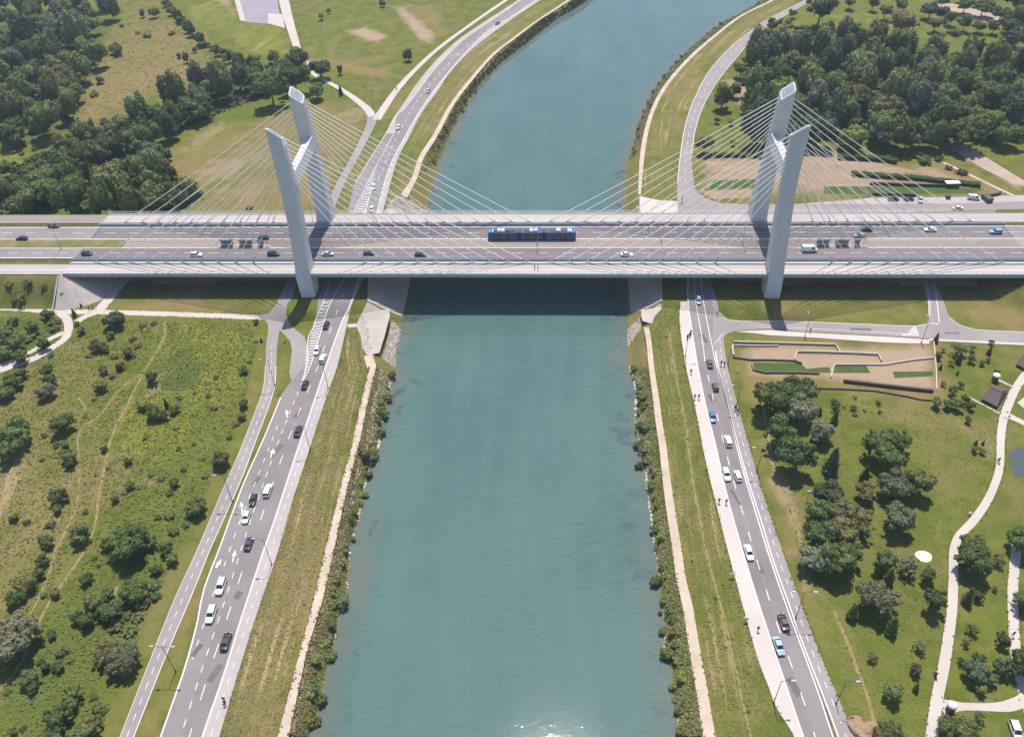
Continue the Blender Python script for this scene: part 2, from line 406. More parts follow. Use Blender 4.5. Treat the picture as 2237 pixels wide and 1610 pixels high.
region(3, [(355,800),(400,762),(438,805),(418,848),(352,850)], .95, 2, .2)
region(1, [(355,800),(400,762),(438,805),(418,848),(352,850)], 0, 2, .2)
region(2, [(318,820),(360,812),(352,840),(318,860)], .75, 3)
region(2, [(355,1320),(440,1290),(420,1330),(350,1370)], .0, 3)
region(2, [(50,945),(66,945),(36,1040),(14,1110),(0,1140),(0,1090)], .85, 2, .3)
region(2, [(110,880),(240,900),(150,1240),(90,1330),(60,1300)], .28, 6)
region(2, [(300,1040),(390,1000),(340,1060)], .4, 4)
region(2, [(50,1490),(110,1470),(90,1520),(30,1540)], .5, 5)
region(0, [(235,655),(610,660),(600,690),(250,680)], .75, 3, .4)
region(0, [(0,612),(140,615),(120,668),(0,668)], .6, 3, .5)
region(2, [(20,630),(70,640),(60,665),(20,665)], .5, 4)
region(0, [(630,700),(700,660),(680,740),(660,745)], .5, 3, .3)
for xx in ((-137,-60,-13,16),(84,138,-13,16),(60,84,-13,12)):
    s_ = (PV[:,0]>xx[0])&(PV[:,0]<xx[1])&(PV[:,1]+wob*.35>xx[2])&(PV[:,1]<xx[3]); mask[VI[s_],2] = .95
# left bank, far side
region(0, [(330,340),(420,300),(560,270),(640,220),(800,240),(800,280),(740,400),(720,460),(400,465),(390,420)], .80, 7)
region(2, [(395,430),(420,350),(560,330),(600,460),(430,465)], .45, 10)
region(2, [(760,225),(800,235),(790,280),(700,260)], .5, 4)
region(2, [(325,335),(350,335),(360,385),(335,380)], .8, 4)
region(2, [(430,300),(480,265),(500,280),(420,330),(370,340)], .55, 4)
region(1, [(400,330),(460,290),(600,220),(640,200),(640,220),(560,265),(450,320)], .35, 6)
region(0, [(150,110),(330,10),(420,60),(500,140),(420,190),(280,240),(160,260),(180,170)], .78, 10)
region(3, [(0,40),(250,40),(200,150),(165,250),(70,300),(0,300)], .9, 6)
region(3, [(70,330),(330,260),(560,130),(620,200),(330,300),(400,400),(400,465),(0,470),(0,400)], .9, 6)
region(1, [(390,20),(470,0),(620,50),(640,120),(560,120),(480,80)], .75, 5)
region(1, [(0,330),(60,320),(80,380),(40,430),(0,440)], .6, 5)
region(2, [(500,0),(520,40),(500,30),(470,0)], .7, 3)
region(3, [(640,20),(900,10),(1080,0),(960,100),(860,215),(770,190),(700,140),(660,90)], .12, 6)
region(0, [(640,20),(900,10),(1080,0),(960,100),(860,215),(770,190),(700,140),(660,90)], .22, 6)
for k_, (a_, b_) in enumerate(((118,62),(98,50),(80,40),(62,30))):
    region(0, [(790+a_*math.cos(t)+8*math.sin(2*t), 100+b_*math.sin(t)) for t in [i*math.pi/12 for i in range(24)]], (.5,.18,.55,.3)[k_], 2.2, .7)
region(0, [(680,130),(720,128),(800,150),(850,163),(850,170),(790,160),(700,142)], .85, 2, .3)
0 and region(0, [(690,95),(740,50),(830,42),(890,70),(900,110),(850,165),(770,150),(700,120)], .72, 7)
region(2, [(750,68),(800,55),(850,75),(830,95),(780,85)], .9, 4, .6)
region(2, [(850,10),(880,15),(955,80),(945,98),(915,90)], .85, 3, .4)
region(0, [(860,10),(960,20),(975,75),(950,100),(910,90)], .7, 4)
region(0, [(870,250),(1010,100),(1110,10),(1140,0),(1250,0),(1130,95),(1000,215),(930,330),(900,400),(860,430),(900,300),(940,220),(1010,130)], .62, 3, .4)
region(2, [(905,385),(935,310),(970,240),(1030,160),(1060,130),(1040,160),(985,235),(945,310),(918,380)], .6, 2.5, .3)
region(0, [(815,280),(860,215),(920,160),(1010,85),(940,180),(880,240),(842,300),(790,390),(750,440),(760,400)], .6, 3)
# right bank, far side
region(0, [(1400,430),(1410,330),(1450,205),(1530,110),(1680,10),(1740,0),(1640,70),(1545,160),(1500,250),(1480,330),(1478,430)], .62, 3, .4)
region(3, [(1425,400),(1440,280),(1480,190),(1570,100),(1590,95),(1500,200),(1465,290),(1450,400)], .22, 3, .4)
region(2, [(1400,420),(1412,330),(1440,240),(1425,330),(1418,420)], .5, 2, .3)
region(2, [(1450,400),(1465,320),(1490,240),(1530,170),(1500,240),(1478,320),(1465,400)], .5, 2.5, .4)
region(3, [(1640,100),(1740,75),(1840,62),(1950,85),(2060,110),(2237,120),(2237,310),(1640,310)], .9, 6)
region(1, [(1720,20),(1790,30),(1960,15),(2100,70),(2237,100),(2237,118),(2050,105),(1900,60),(1790,60),(1690,90)], .45, 6)
region(2, [(2045,5),(2090,10),(2180,35),(2200,45),(2150,48),(2060,25)], .95, 3, .4)
region(2, [(2060,315),(2110,315),(2237,400),(2237,425),(2200,405)], .95, 2.5, .3)
region(1, [(2140,310),(2237,305),(2237,395)], .5, 4)
region(0, [(1520,320),(1900,330),(2060,340),(2200,410),(2237,430),(1900,432),(1600,440),(1530,420)], .85, 6)
region(2, [(1530,350),(1700,330),(1880,335),(2050,370),(2120,400),(1900,420),(1700,425),(1540,410)], .75, 6)
region(3, [(1540,330),(1680,335),(1690,350),(1550,345)], .8, 3)
region(2, [(1575,150),(1640,190),(1650,250),(1600,230)], .7, 4)
region(1, [(1540,270),(1590,262),(1620,290),(1570,305)], .4, 3)
# right bank, near side
region(0, [(1445,668),(1485,668),(1500,800),(1560,1080),(1720,1610),(1550,1610),(1480,1230),(1430,870),(1425,740)], .48, 2.5, .4)
region(3, [(1450,680),(1475,680),(1480,780),(1500,900),(1480,920),(1450,800)], .18, 3, .6)
region(2, [(1415,720),(1430,760),(1450,900),(1475,1060),(1500,1200),(1490,1200),(1455,1000),(1430,850)], .35, 2, .3)
region(0, [(1575,663),(1625,663),(1660,700),(1600,698)], .5, 3)
region(0, [(1715,662),(2020,660),(2030,700),(1990,712),(1720,702)], .55, 4)
region(2, [(1770,665),(1800,665),(1880,675),(1800,680)], .3, 4)
region(0, [(2070,665),(2237,660),(2237,722),(2120,715)], .62, 4)
region(0, [(1590,735),(2040,752),(2040,880),(1790,855),(1660,880),(1650,1000),(1700,1080),(1740,1300),(1780,1330),(1720,1100),(1640,900),(1600,790)], .85, 5)
region(2, [(1600,755),(2035,760),(2040,858),(1850,835),(1640,820)], .85, 3, .3)
region(2, [(1640,880),(1665,900),(1690,1000),(1750,1130),(1760,1270),(1740,1190),(1690,1060),(1650,960)], .75, 3)
region(3, [(1790,860),(2050,900),(2180,920),(2170,1060),(2080,1170),(2060,1400),(2020,1610),(1880,1610),(1800,1350),(1780,1000)], .25, 10)
region(0, [(1960,890),(2170,930),(2175,960),(2000,925),(1930,910)], .8, 5)
region(2, [(2100,935),(2180,950),(2176,1040),(2140,1090),(2110,1110),(2160,1020)], .55, 6)
region(0, [(2000,930),(2060,960),(2080,1040),(2050,1090),(2030,1000)], .75, 8)
region(2, [(1875,880),(1930,888),(1940,900),(1885,896)], .85, 3, .4)
region(2, [(2100,850),(2170,845),(2200,870),(2130,870)], .6, 4)
region(3, [(2045,760),(2237,755),(2237,800),(2190,900),(2040,890)], .18, 5)
region(0, [(1820,1330),(1850,1340),(1900,1500),(1920,1600),(1890,1600),(1860,1450)], .65, 4)
region(2, [(2060,1500),(2040,1610),(2030,1610),(2050,1500)], .4, 2)
# flow coordinates along the river for the mowing and tyre streaks
flow = np.zeros((len(P), 3), np.float32); flow[:,0] = np.minimum(dist_poly(P, lt), dist_poly(P, rt)); flow[:,1] = P[:,1]
alongbank = np.zeros(len(P), np.float32)
a0 = np.zeros(len(P), np.float32)
VS = VI
for pts, val in (([(775,665),(800,690),(815,780),(720,1120),(600,1610),(480,1610),(610,1200),(690,960),(740,790)], 1.0),
                 ([(1430,668),(1490,668),(1500,800),(1560,1080),(1725,1610),(1545,1610),(1480,1230),(1430,870),(1412,740)], .8),
                 ([(860,430),(900,300),(980,170),(1140,0),(1262,0),(1130,95),(1000,215),(930,330),(900,420)], .8),
                 ([(1396,430),(1410,320),(1450,200),(1530,105),(1690,0),(1760,0),(1640,70),(1545,160),(1500,250),(1484,330),(1480,430)], .8),
                 ([(400,30),(470,0),(640,60),(640,120),(560,120)], .7)):
    s = inside(PV, np.array(U(pts))); a0[VI[s]] = val
mask[IT_, 0] = .7; mask[IT_, 3] = .25
flow[:,2] = a0
terrain_me = mesh_np('ground', np.c_[P, Z], Fq)
at = terrain_me.attributes.new('cover', 'FLOAT_COLOR', 'POINT'); at.data.foreach_set('color', mask.ravel())
at = terrain_me.attributes.new('flow', 'FLOAT_VECTOR', 'POINT'); at.data.foreach_set('vector', flow.ravel())
def ground_mat():
    m, nt, b = newmat('ground_cover'); p = pos(nt)
    a = nd(nt, 'ShaderNodeAttribute', attribute_name='cover'); sp = nd(nt, 'ShaderNodeSeparateColor'); nt.links.new(a.outputs['Color'], sp.inputs[0])
    fl = nd(nt, 'ShaderNodeAttribute', attribute_name='flow'); sf = nd(nt, 'ShaderNodeSeparateXYZ'); nt.links.new(fl.outputs['Vector'], sf.inputs[0])
    Rr, G, B, A = sp.outputs[0], sp.outputs[1], sp.outputs[2], a.outputs['Alpha']
    nbig = noise(nt, p, .022, 6, .62, .8); nmid = noise(nt, p, .16, 5, .62, .4); nfin = noise(nt, p, 1.1, 4, .65); nspk = noise(nt, p, 3.2, 2, .6)
    green = mixc(nt, ramp(nt, nmid, .3, .7), (.078,.104,.014), (.134,.142,.026))
    green = mixc(nt, mth(nt, 'MULTIPLY', ramp(nt, nbig, .45, .7), .55), green, (.054,.086,.011))
    dry = mixc(nt, ramp(nt, nfin, .3, .7), (.175,.128,.050), (.245,.182,.086))
    yel = mixc(nt, ramp(nt, nmid, .35, .65), (.125,.140,.020), (.180,.176,.026))
    bare = mixc(nt, ramp(nt, nfin, .3, .7), (.290,.205,.150), (.370,.275,.205))
    lush = mixc(nt, ramp(nt, nmid, .35, .65), (.058,.086,.018), (.098,.122,.026))
    sel = lambda msk, n, k, lo=.28, hi=.72: ramp(nt, mth(nt, 'ADD', msk, mth(nt, 'MULTIPLY', mth(nt, 'SUBTRACT', n, .5), k)), lo, hi)
    mixn = mth(nt, 'ADD', mth(nt, 'MULTIPLY', nbig, .6), mth(nt, 'MULTIPLY', nmid, .4))
    col = mixc(nt, mth(nt, 'MULTIPLY', sel(Rr, mixn, 3.4, .2, .95), .85), green, dry)
    col = mixc(nt, sel(A, nmid, 1.4), col, lush)
    col = mixc(nt, sel(G, mixn, 1.8, .35, .8), col, yel)
    col = mixc(nt, mth(nt, 'MULTIPLY', sel(B, mixn, 1.5, .35, .85), .9), col, bare)
    # tyre and mower streaks that run along the banks
    cmb = nd(nt, 'ShaderNodeCombineXYZ'); nt.links.new(sf.outputs[0], cmb.inputs[0]); nt.links.new(mth(nt, 'MULTIPLY', sf.outputs[1], .035), cmb.inputs[1])
    st = ramp(nt, noise(nt, cmb.outputs[0], .75, 3, .6), .52, .66)
    brk = ramp(nt, noise(nt, p, .05, 3), .38, .6)
    col = mixc(nt, mth(nt, 'MULTIPLY', mth(nt, 'MULTIPLY', st, brk), mth(nt, 'MULTIPLY', sf.outputs[2], .75)), col, (.40,.285,.17))
    st2 = ramp(nt, noise(nt, cmb.outputs[0], .32, 2, .5), .5, .62)
    col = mixc(nt, mth(nt, 'MULTIPLY', st2, mth(nt, 'MULTIPLY', sf.outputs[2], .4)), col, (.085,.105,.03))
    # grain: dark tufts and straw flecks
    col = mixc(nt, mth(nt, 'MULTIPLY', ramp(nt, nfin, .52, .75), .5), col, (.045,.060,.014))
    col = mixc(nt, mth(nt, 'MULTIPLY', ramp(nt, nspk, .55, .75), .30), col, (.26,.21,.11))
    nt.links.new(col, b.inputs['Base Color']); b.inputs['Roughness'].default_value = .95; b.inputs['Specular IOR Level'].default_value = .1
    hh = mth(nt, 'ADD', mth(nt, 'MULTIPLY', nfin, 1.0), mth(nt, 'MULTIPLY', nspk, .4))
    bump(nt, b, hh, .55, .5)
    return m
ground = structure(link_mesh('ground', terrain_me, ground_mat()))

# ------------------------------------------------------------------ water
wx, wy = axis(-150, 330, 2.4, 2200), axis(-176, 300, 2.4, 2200)
WP, WF = grid(wx, wy)
riv = inside(WP, polyW); dl = np.minimum(dist_poly(WP, lw), dist_poly(WP, rw))
keepv = riv | (dl < 6); kf = keepv[WF].any(1); WF = WF[kf]
used = np.unique(WF); remap = np.full(len(WP), -1); remap[used] = np.arange(len(used)); WF = remap[WF]; WP = WP[used]
sd_w = np.where(riv, dl, -dl)[used]
shore = np.clip(1-(sd_w*.8+np.array([mnoise.noise(Vector((p[0]*.09, p[1]*.09, 1.7)))*3.0 for p in WP]))/7.0, 0, 1).astype(np.float32)
wme = mesh_np('river', np.c_[WP, np.full(len(WP), WATER)], WF)
at = wme.attributes.new('shore', 'FLOAT', 'POINT'); at.data.foreach_set('value', shore)
def water_mat():
    m, nt, b = newmat('river_water'); p = pos(nt)
    sh = nd(nt, 'ShaderNodeAttribute', attribute_name='shore').outputs['Fac']
    nb = noise(nt, p, .03, 4, .6, .5); n2 = noise(nt, p, .25, 4, .6)
    deep = mixc(nt, ramp(nt, nb, .35, .65), (.058,.116,.110), (.074,.136,.126))
    sl = ramp(nt, mth(nt, 'ADD', sh, mth(nt, 'MULTIPLY', mth(nt, 'SUBTRACT', n2, .5), .7)), .15, .95)
    col = mixc(nt, mth(nt, 'MULTIPLY', sl, .8), deep, (.115,.118,.098))
    dk = ramp(nt, noise(nt, p, .11, 3, .6, 1), .55, .7)
    col = mixc(nt, mth(nt, 'MULTIPLY', mth(nt, 'MULTIPLY', dk, ramp(nt, sh, .03, .35)), .9), col, (.035,.070,.080))
    lane = ramp(nt, noise(nt, scalev(nt, p, (.10,.012,1)), 1.0, 4, .6, .8), .40, .66)
    col = mixc(nt, mth(nt, 'MULTIPLY', lane, .45), col, (.088,.150,.142))
    pw = scalev(nt, p, (.75, 1.3, 1))
    h = mth(nt, 'ADD', noise(nt, pw, .38, 3, .5, 1.4), mth(nt, 'MULTIPLY', noise(nt, pw, 1.5, 3, .55, .8), .30))
    calm = ramp(nt, noise(nt, p, .018, 3), .32, .66)
    paws = ramp(nt, noise(nt, scalev(nt, p, (1,1.4,1)), .55, 4, .7, .5), .60, .72)
    def bmpn(k, base, sp_):
        bp = nd(nt, 'ShaderNodeBump', inp={'Distance': .55}); nt.links.new(h, bp.inputs['Height'])
        nt.links.new(mth(nt, 'ADD', mth(nt, 'ADD', mth(nt, 'MULTIPLY', calm, k), base), mth(nt, 'MULTIPLY', paws, sp_)), bp.inputs['Strength']); return bp.outputs[0]
    rip, gl_ = bmpn(.9, .35, .2), bmpn(.020, .012, .07)
    df = nd(nt, 'ShaderNodeBsdfDiffuse'); nt.links.new(col, df.inputs['Color']); nt.links.new(rip, df.inputs['Normal'])
    gs = nd(nt, 'ShaderNodeBsdfGlossy', inp={'Roughness': .05}); nt.links.new(gl_, gs.inputs['Normal'])
    fz = nd(nt, 'ShaderNodeFresnel', inp={'IOR': 1.5}); nt.links.new(gl_, fz.inputs['Normal'])
    mx = nd(nt, 'ShaderNodeMixShader'); nt.links.new(fz.outputs[0], mx.inputs[0]); nt.links.new(df.outputs[0], mx.inputs[1]); nt.links.new(gs.outputs[0], mx.inputs[2])
    nt.links.new(mx.outputs[0], nt.nodes['Material Output'].inputs['Surface']); nt.nodes.remove(b)
    return m
structure(link_mesh('river', wme, water_mat()))

# ------------------------------------------------------------------ roads and paths (left bank)
A_, AL, PV_, PR, GP, DT_ = M['asphalt'], M['asphalt_light'], M['pavement'], M['promenade'], M['gravel_path'], M['dirt']
LR_left = [(757,475),(740,520),(722,575),(712,600),(700,640),(694,663),(688,700),(680,735),(676,760),(668,790),(652,815),(635,835),(612,868),(579,948),(558,995),(527,1065),(477,1200),(444,1287),(431,1353),(418,1404),(397,1475),(349,1610),(320,1700)]
LR_right = [(822,472),(806,530),(792,580),(784,605),(768,660),(745,708),(713,798),(673,917),(645,998),(601,1133),(576,1203),(560,1251),(525,1358),(492,1465),(443,1607),(415,1690)]
LW_out = [(832,472),(812,560),(800,600),(771,660),(758,710),(738,798),(716,860),(680,970),(636,1105),(609,1200),(561,1342),(525,1455),(479,1610),(455,1690)]
ribbon('road', LR_left, LR_right, .03, A_, 90)
ribbon('pavement', LR_right, LW_out, .14, PV_, 80)
FL = [(776,400),(810,345),(843,293),(866,255),(887,235),(921,190),(956,145),(1011,90),(1061,55),(1120,15),(1160,-12)]
FR_ = [(840,400),(858,350),(883,303),(910,255),(951,195),(1006,128),(1061,73),(1120,35),(1190,-12)]
FLs = [(843,293),(860,258),(873,240),(910,185),(951,135),(1001,88),(1061,47),(1120,9),(1150,-14)]
FRs = [(853,400),(870,345),(895,298),(920,250),(961,193),(983,160),(1036,105),(1120,42),(1205,-14)]
ribbon('road', [(757,475),(766,437)]+FL, [(820,475),(830,437)]+FR_, .034, A_, 60)
ribbon('pavement', FLs, [(864,293)]+FL[3:], .13, PV_, 50)
ribbon('pavement', [(820,475),(830,437)]+FR_, [(833,475),(843,437)]+FRs, .13, PV_, 60)
# slip road and cycle path
flat('road', [(648,610),(640,650),(627,664),(625,688),(633,708),(648,722),(665,735),(672,760),(671,790),(656,812),(637,832),(632,815),(638,765),(634,745),(613,723),(590,700),(565,697),(565,690),(588,684),(605,663),(625,618)], .026, AL)
BL = [(570,693),(580,700),(586,716),(581,760),(580,800),(575,850),(560,893),(526,980),(476,1095),(430,1203),(382,1307),(318,1467),(262,1610),(235,1680)]
BR = [(612,690),(618,704),(611,722),(606,750),(603,800),(598,855),(560,960),(526,1050),(458,1203),(418,1302),(367,1421),(293,1607),(268,1680)]
ribbon('cycle_path', BL, BR, .05, AL, 70)
path('path', [(-20,672),(60,676),(120,681),(225,682),(290,684),(425,688),(572,694)], 2.4, .02, M['park_path'], 60)
path('path', [(213,682),(236,655),(262,622),(285,600)], 3.6, .024, M['park_path'])
path('path', [(124,681),(140,690),(150,710),(143,738),(113,760),(75,783),(25,800),(-15,815)], 2.6, .028, M['park_path'])
path('path', [(152,722),(110,740),(78,763),(0,800),(-20,808)], 1.9, .022, M['park_path'])
path('path', [(218,682),(190,690),(165,705)], 2.2, .026, M['park_path'])
path('path', [(714,472),(742,405),(774,345),(808,278),(814,250)], [3.2,3.2,3.0,3.4,4.6], .02, AL)
path('path', [(812,255),(800,236),(752,200),(706,174),(684,160),(674,134)], [4,3.4,2.6,2.4,2.4,2.4], .024, M['park_path'])
path('path', [(822,262),(842,232),(870,193),(912,148),(962,103),(1037,48),(1110,-2),(1130,-14)], [4,3.2,2.6,2.4,2.3,2.3,2.3,2.3], .028, M['park_path'], 60)
path('road', [(650,108),(640,75),(628,35),(618,-8)], [3.5,4.5,5.5,6], .02, M['park_path'])
flat('car_park', [(520,-10),(528,22),(533,48),(600,54),(612,40),(605,-10)], .02, M['lot'])
path('pavement', [(514,-10),(524,22),(531,46)], 3, .04, M['park_path'])
flat('pavement', [(585,30),(618,32),(622,62),(586,52)], .045, M['park_path'])
path('path', [(672,134),(640,150),(600,160)], 1.6, .016, M['park_path'])
gpL = [(822,800),(803,880),(788,955),(772,1015),(752,1095),(730,1200),(704,1312),(678,1398),(658,1480),(630,1610),(612,1690)]
gpL2 = [(808,800),(785,893),(768,975),(750,1040),(730,1120),(710,1203),(682,1322),(652,1434),(606,1610),(585,1690)]
ribbon('riverside_path', gpL2, gpL, .02, GP, 70)
path('riverside_path', [(804,776),(812,802)], 2.6, .024, GP)
ribbon('riverside_path', [(876,425),(900,388),(915,343),(946,295),(982,230),(1020,180),(1073,120),(1118,85),(1168,48),(1218,15),(1247,-4)], [(890,432),(911,390),(926,345),(956,297),(991,231),(1028,181),(1080,121),(1124,86),(1174,48),(1225,15),(1253,-4)], .02, GP, 60)
flat('apron', [(803,660),(833,677),(850,677),(852,690),(840,735),(829,771),(803,776),(791,760),(788,735),(778,711),(790,685)], .05, M['slab'])
path('path', [(757,712),(779,711)], 1.6, .02, M['park_path'])
for ln, wd in (([(360,703),(358,738),(326,795),(315,812),(276,888),(251,938),(238,975),(225,1038),(215,1088),(208,1145),(186,1200),(142,1266),(107,1317),(76,1378),(66,1412),(30,1470),(-6,1512)], .65),
               ([(318,812),(263,850),(220,905),(176,940),(170,988),(174,1050),(165,1108),(130,1188),(122,1200),(104,1261),(61,1355)], .5),
               ([(170,870),(182,882),(188,898)], .5), ([(256,1278),(249,1310),(240,1355)], .7), ([(62,948),(34,1025),(12,1090),(-6,1130)], 1.4)):
    path('dirt_track', ln, wd, .018, DT_, 60)
# ------------------------------------------------------------------ roads and paths (right bank)
RRl = [(1479,475),(1484,520),(1490,560),(1496,605),(1503,660),(1511,718),(1524,800),(1541,883),(1566,985),(1588,1083),(1621,1200),(1652,1302),(1680,1388),(1711,1480),(1754,1607),(1782,1690)]
RRr = [(1522,475),(1530,520),(1540,560),(1548,605),(1556,660),(1558,700),(1557,760),(1565,800),(1583,868),(1603,950),(1623,1030),(1656,1138),(1682,1222),(1716,1320),(1751,1416),(1787,1513),(1818,1607),(1846,1690)]
RPl = [(1486,660),(1485,709),(1498,800),(1518,888),(1541,1005),(1566,1108),(1589,1200),(1609,1274),(1632,1358),(1657,1444),(1680,1503),(1695,1544),(1734,1607),(1768,1690)]
ribbon('road', RRl, RRr, .03, A_, 90)
ribbon('promenade', RPl, [(1501,660),(1510,718)]+RRl[6:], .14, PR, 80)
flat('road', [(1546,600),(1561,640),(1567,660),(1571,683),(1586,698),(1616,702),(1666,702),(1712,702),(1855,707),(2003,713),(2025,708),(2030,695),(2028,663),(2013,613),(2010,600),(2036,600),(2063,663),(2073,693),(2090,707),(2126,720),(2237,726),(2300,730),(2300,752),(2237,750),(2030,740),(1930,733),(1755,724),(1680,718),(1640,720),(1606,724),(1588,730),(1574,742),(1562,762),(1553,764)], .024, AL)
flat('pavement', [(1606,726),(1640,723),(1680,722),(1755,727),(1930,736),(2030,743),(2030,752),(1930,749),(1755,737),(1680,733),(1640,728)], .13, PR)
flat('pavement', [(2030,740.5),(2237,750.5),(2300,753),(2300,757),(2237,755),(2030,745)], .14, PR)
medL = [(1561,765)]+RRr[7:-1]+[(1846,1690)]
medR = [(1562,765),(1569,805),(1590,890),(1611,970),(1631,1040),(1666,1150),(1687,1220),(1723,1320),(1756,1414),(1795,1513),(1830,1607),(1860,1690)]
ribbon('kerb', medL, medR, .15, PV_, 80)
inL = [(p[0]+2.5, p[1]) for p in medL[1:]]; inR = [(p[0]-2.5, p[1]) for p in medR[1:]]
verge_soil = surf('verge_soil', (.10,.078,.045), (.17,.135,.075), 3, .95, 3, .1, patch=(.07,.075,.03), bmp=.5, bd=.15)
ribbon('verge', inL, inR, .17, verge_soil, 80)
bpR = [(1608,724),(1588,730),(1581,742),(1589,800),(1611,883),(1641,988),(1666,1075),(1681,1120),(1708,1200),(1738,1284),(1774,1383),(1802,1455),(1838,1539),(1866,1607),(1896,1690)]
bpL = [(1596,722),(1576,731),(1564,748),(1569,805),(1590,890),(1611,970),(1631,1040),(1666,1150),(1687,1220),(1723,1320),(1756,1414),(1795,1513),(1830,1607),(1860,1690)]
ribbon('cycle_path', bpL, bpR, .06, AL, 90)
frL = [(1479,475),(1480,400),(1488,325),(1500,263),(1520,210),(1550,155),(1595,105),(1645,65),(1680,42),(1765,-2),(1800,-18)]
frR = [(1527,475),(1516,400),(1511,338),(1520,280),(1540,225),(1570,175),(1610,125),(1650,80),(1682,54),(1773,2),(1815,-18)]
ribbon('road', frL, frR, .034, AL, 70)
flat('road', [(1518,412),(1525,422),(1545,436),(1578,445),(1650,447),(1740,446),(1900,433),(2100,431),(2237,427),(2310,426),(2310,457),(2237,457),(2100,460),(2000,463),(1900,478),(1520,478)], .028, AL)
flat('pavement', [(1740,446),(1840,440),(1900,433),(2100,431),(2237,427),(2310,426),(2310,440),(2237,441),(2100,445),(1900,447)], .06, PV_)
flat('apron', [(1397,429),(1440,438),(1480,440),(1480,475),(1397,475)], .05, PR)
ribbon('riverside_path', [(1394,425),(1399,333),(1414,263),(1439,205),(1472,160),(1515,115),(1565,73),(1616,35),(1676,5),(1700,-10)], [(1400,425),(1409,333),(1423,263),(1448,205),(1481,160),(1524,115),(1573,73),(1623,35),(1682,6),(1706,-9)], .02, GP, 60)
rp = [(1412,715),(1418,750),(1423,800),(1432,863),(1440,925),(1448,975),(1455,1038),(1465,1113),(1479,1200),(1488,1264),(1503,1327),(1515,1404),(1531,1493),(1549,1607),(1562,1690)]
path('riverside_path', rp, [1.5,1.5,1.7,1.9,2.0,2.1,2.2,2.3], .02, GP, 70)
flat('apron', [(1400,677),(1428,674),(1444,662),(1446,675),(1431,690),(1424,708),(1403,701)], .05, M['slab'])
path('dirt_track', [(1465,740),(1470,790),(1482,850),(1497,920),(1505,985),(1515,1060),(1530,1140),(1542,1200),(1560,1270),(1580,1340),(1598,1420),(1615,1500),(1640,1610)], .5, .016, DT_, 60)
# park paths
PP = M['park_path']
path('path', [(2260,795),(2237,822),(2218,850),(2204,882),(2192,915),(2186,962),(2185,1012),(2176,1050),(2156,1095),(2126,1138),(2096,1170),(2084,1203),(2083,1260),(2080,1327),(2072,1391),(2062,1455),(2046,1531),(2036,1607),(2022,1690)], [2,2.0,2.0,1.9,1.7,1.7,1.8,1.8,1.9,2,2,2.1,2.3], .02, PP, 90)
path('path', [(2195,905),(2212,912),(2245,928),(2280,945)], [2.4,1.8,1.6,1.6], .024, PP)
path('path', [(2222,1170),(2220,1200),(2213,1276),(2213,1327),(2217,1404),(2226,1467),(2236,1510),(2262,1600)], 2.0, .022, PP)
path('path', [(2055,1545),(2078,1542),(2177,1544),(2215,1538),(2245,1524)], [3.2,1.5,1.5,2.2,2.4], .026, PP)
path('path', [(2116,867),(2150,885),(2186,904)], .5, .018, PP)
path('path', [(2178,828),(2198,838),(2214,846)], .7, .018, PP)
path('dirt_track', [(1822,1335),(1850,1400),(1872,1460),(1898,1530),(1915,1600)], .7, .016, DT_)
path('dirt_track', [(1665,880),(1680,960),(1690,1020),(1725,1100),(1748,1180),(1755,1270)], .8, .016, DT_)
sx, sy = un(2018, 1215)
flat('sand_pit', [(sx+1.75*math.cos(t)*(1+.08*math.sin(3*t)), sy+1.55*math.sin(t)) for t in [i*math.pi/16 for i in range(32)]], .03, M['sand'], px=False)
PATHS.append((np.array([[sx-.9,sy],[sx+.9,sy]]), 3.6))
flat('pavement', [(2222,880),(2245,862),(2260,900),(2237,892)], .04, PP)
pond = flat('pond', [(2245,972),(2232,976),(2219,979),(2208,985),(2203,992),(2209,1003),(2210,1018),(2213,1036),(2222,1043),(2233,1042),(2246,1036)], .03, plain('pond_water', (.075,.085,.095), .06, 0, .6), skirt=False)
flat('field', [(2066,318),(2108,316),(2237,395),(2260,412),(2215,402),(2150,370)], .012, M['field_bare'], skirt=False)
flat('field', [(2046,6),(2090,10),(2180,35),(2196,45),(2150,47),(2060,26)], .012, M['field_bare'], skirt=False)
path('dirt_track', [(2004,332),(2045,348),(2120,383),(2180,412),(2215,428)], 1.3, .016, GP)

# ------------------------------------------------------------------ painted lines on the ground roads
mk = Marks(); z1, z2 = .042, .158
mk.line(LR_right[3:], .32, .146)
mk.line([(p[0]+1.5, p[1]) for p in LR_left[12:]], .30, .05)
mk.line([(823,470),(840,400),(858,350),(883,303),(910,255),(951,195),(1006,128),(1061,73),(1120,35),(1190,-12)], .25, .138)
mk.line([(776,400),(810,345),(843,293)], .2, .046)
mk.line([(843,293),(866,255),(887,235),(921,190),(956,145),(1011,90),(1061,55),(1120,15)], .22, .138)
mk.line([(812,410),(830,385),(853,328),(885,265),(920,208),(966,155),(1016,105),(1066,65),(1120,27),(1160,2)], .2, .046, dash=(3,3.6))
mk.line([(795,472),(812,410)], .18, .046)
mk.line([(770,472),(800,405),(832,345),(862,290)], .2, .046)
mk.line([(752,610),(722,662),(708,703),(695,745),(678,800),(662,832)], .22, .046)
mk.line([(721,612),(705,663),(693,688),(680,728),(669,738),(673,762),(670,800),(660,832)], .2, .046)
mk.line([(750,640),(737,680),(715,740),(690,812),(662,880),(632,955),(600,1045),(566,1145),(530,1245),(498,1345),(463,1450),(428,1560),(405,1640)], .18, .046, dash=(3.2,5.6))
mk.line([(660,836),(640,885),(612,955),(585,1030),(556,1112),(530,1190),(505,1270),(477,1355),(445,1450),(410,1560),(385,1640)], .17, .046, dash=(1.6,2.1))
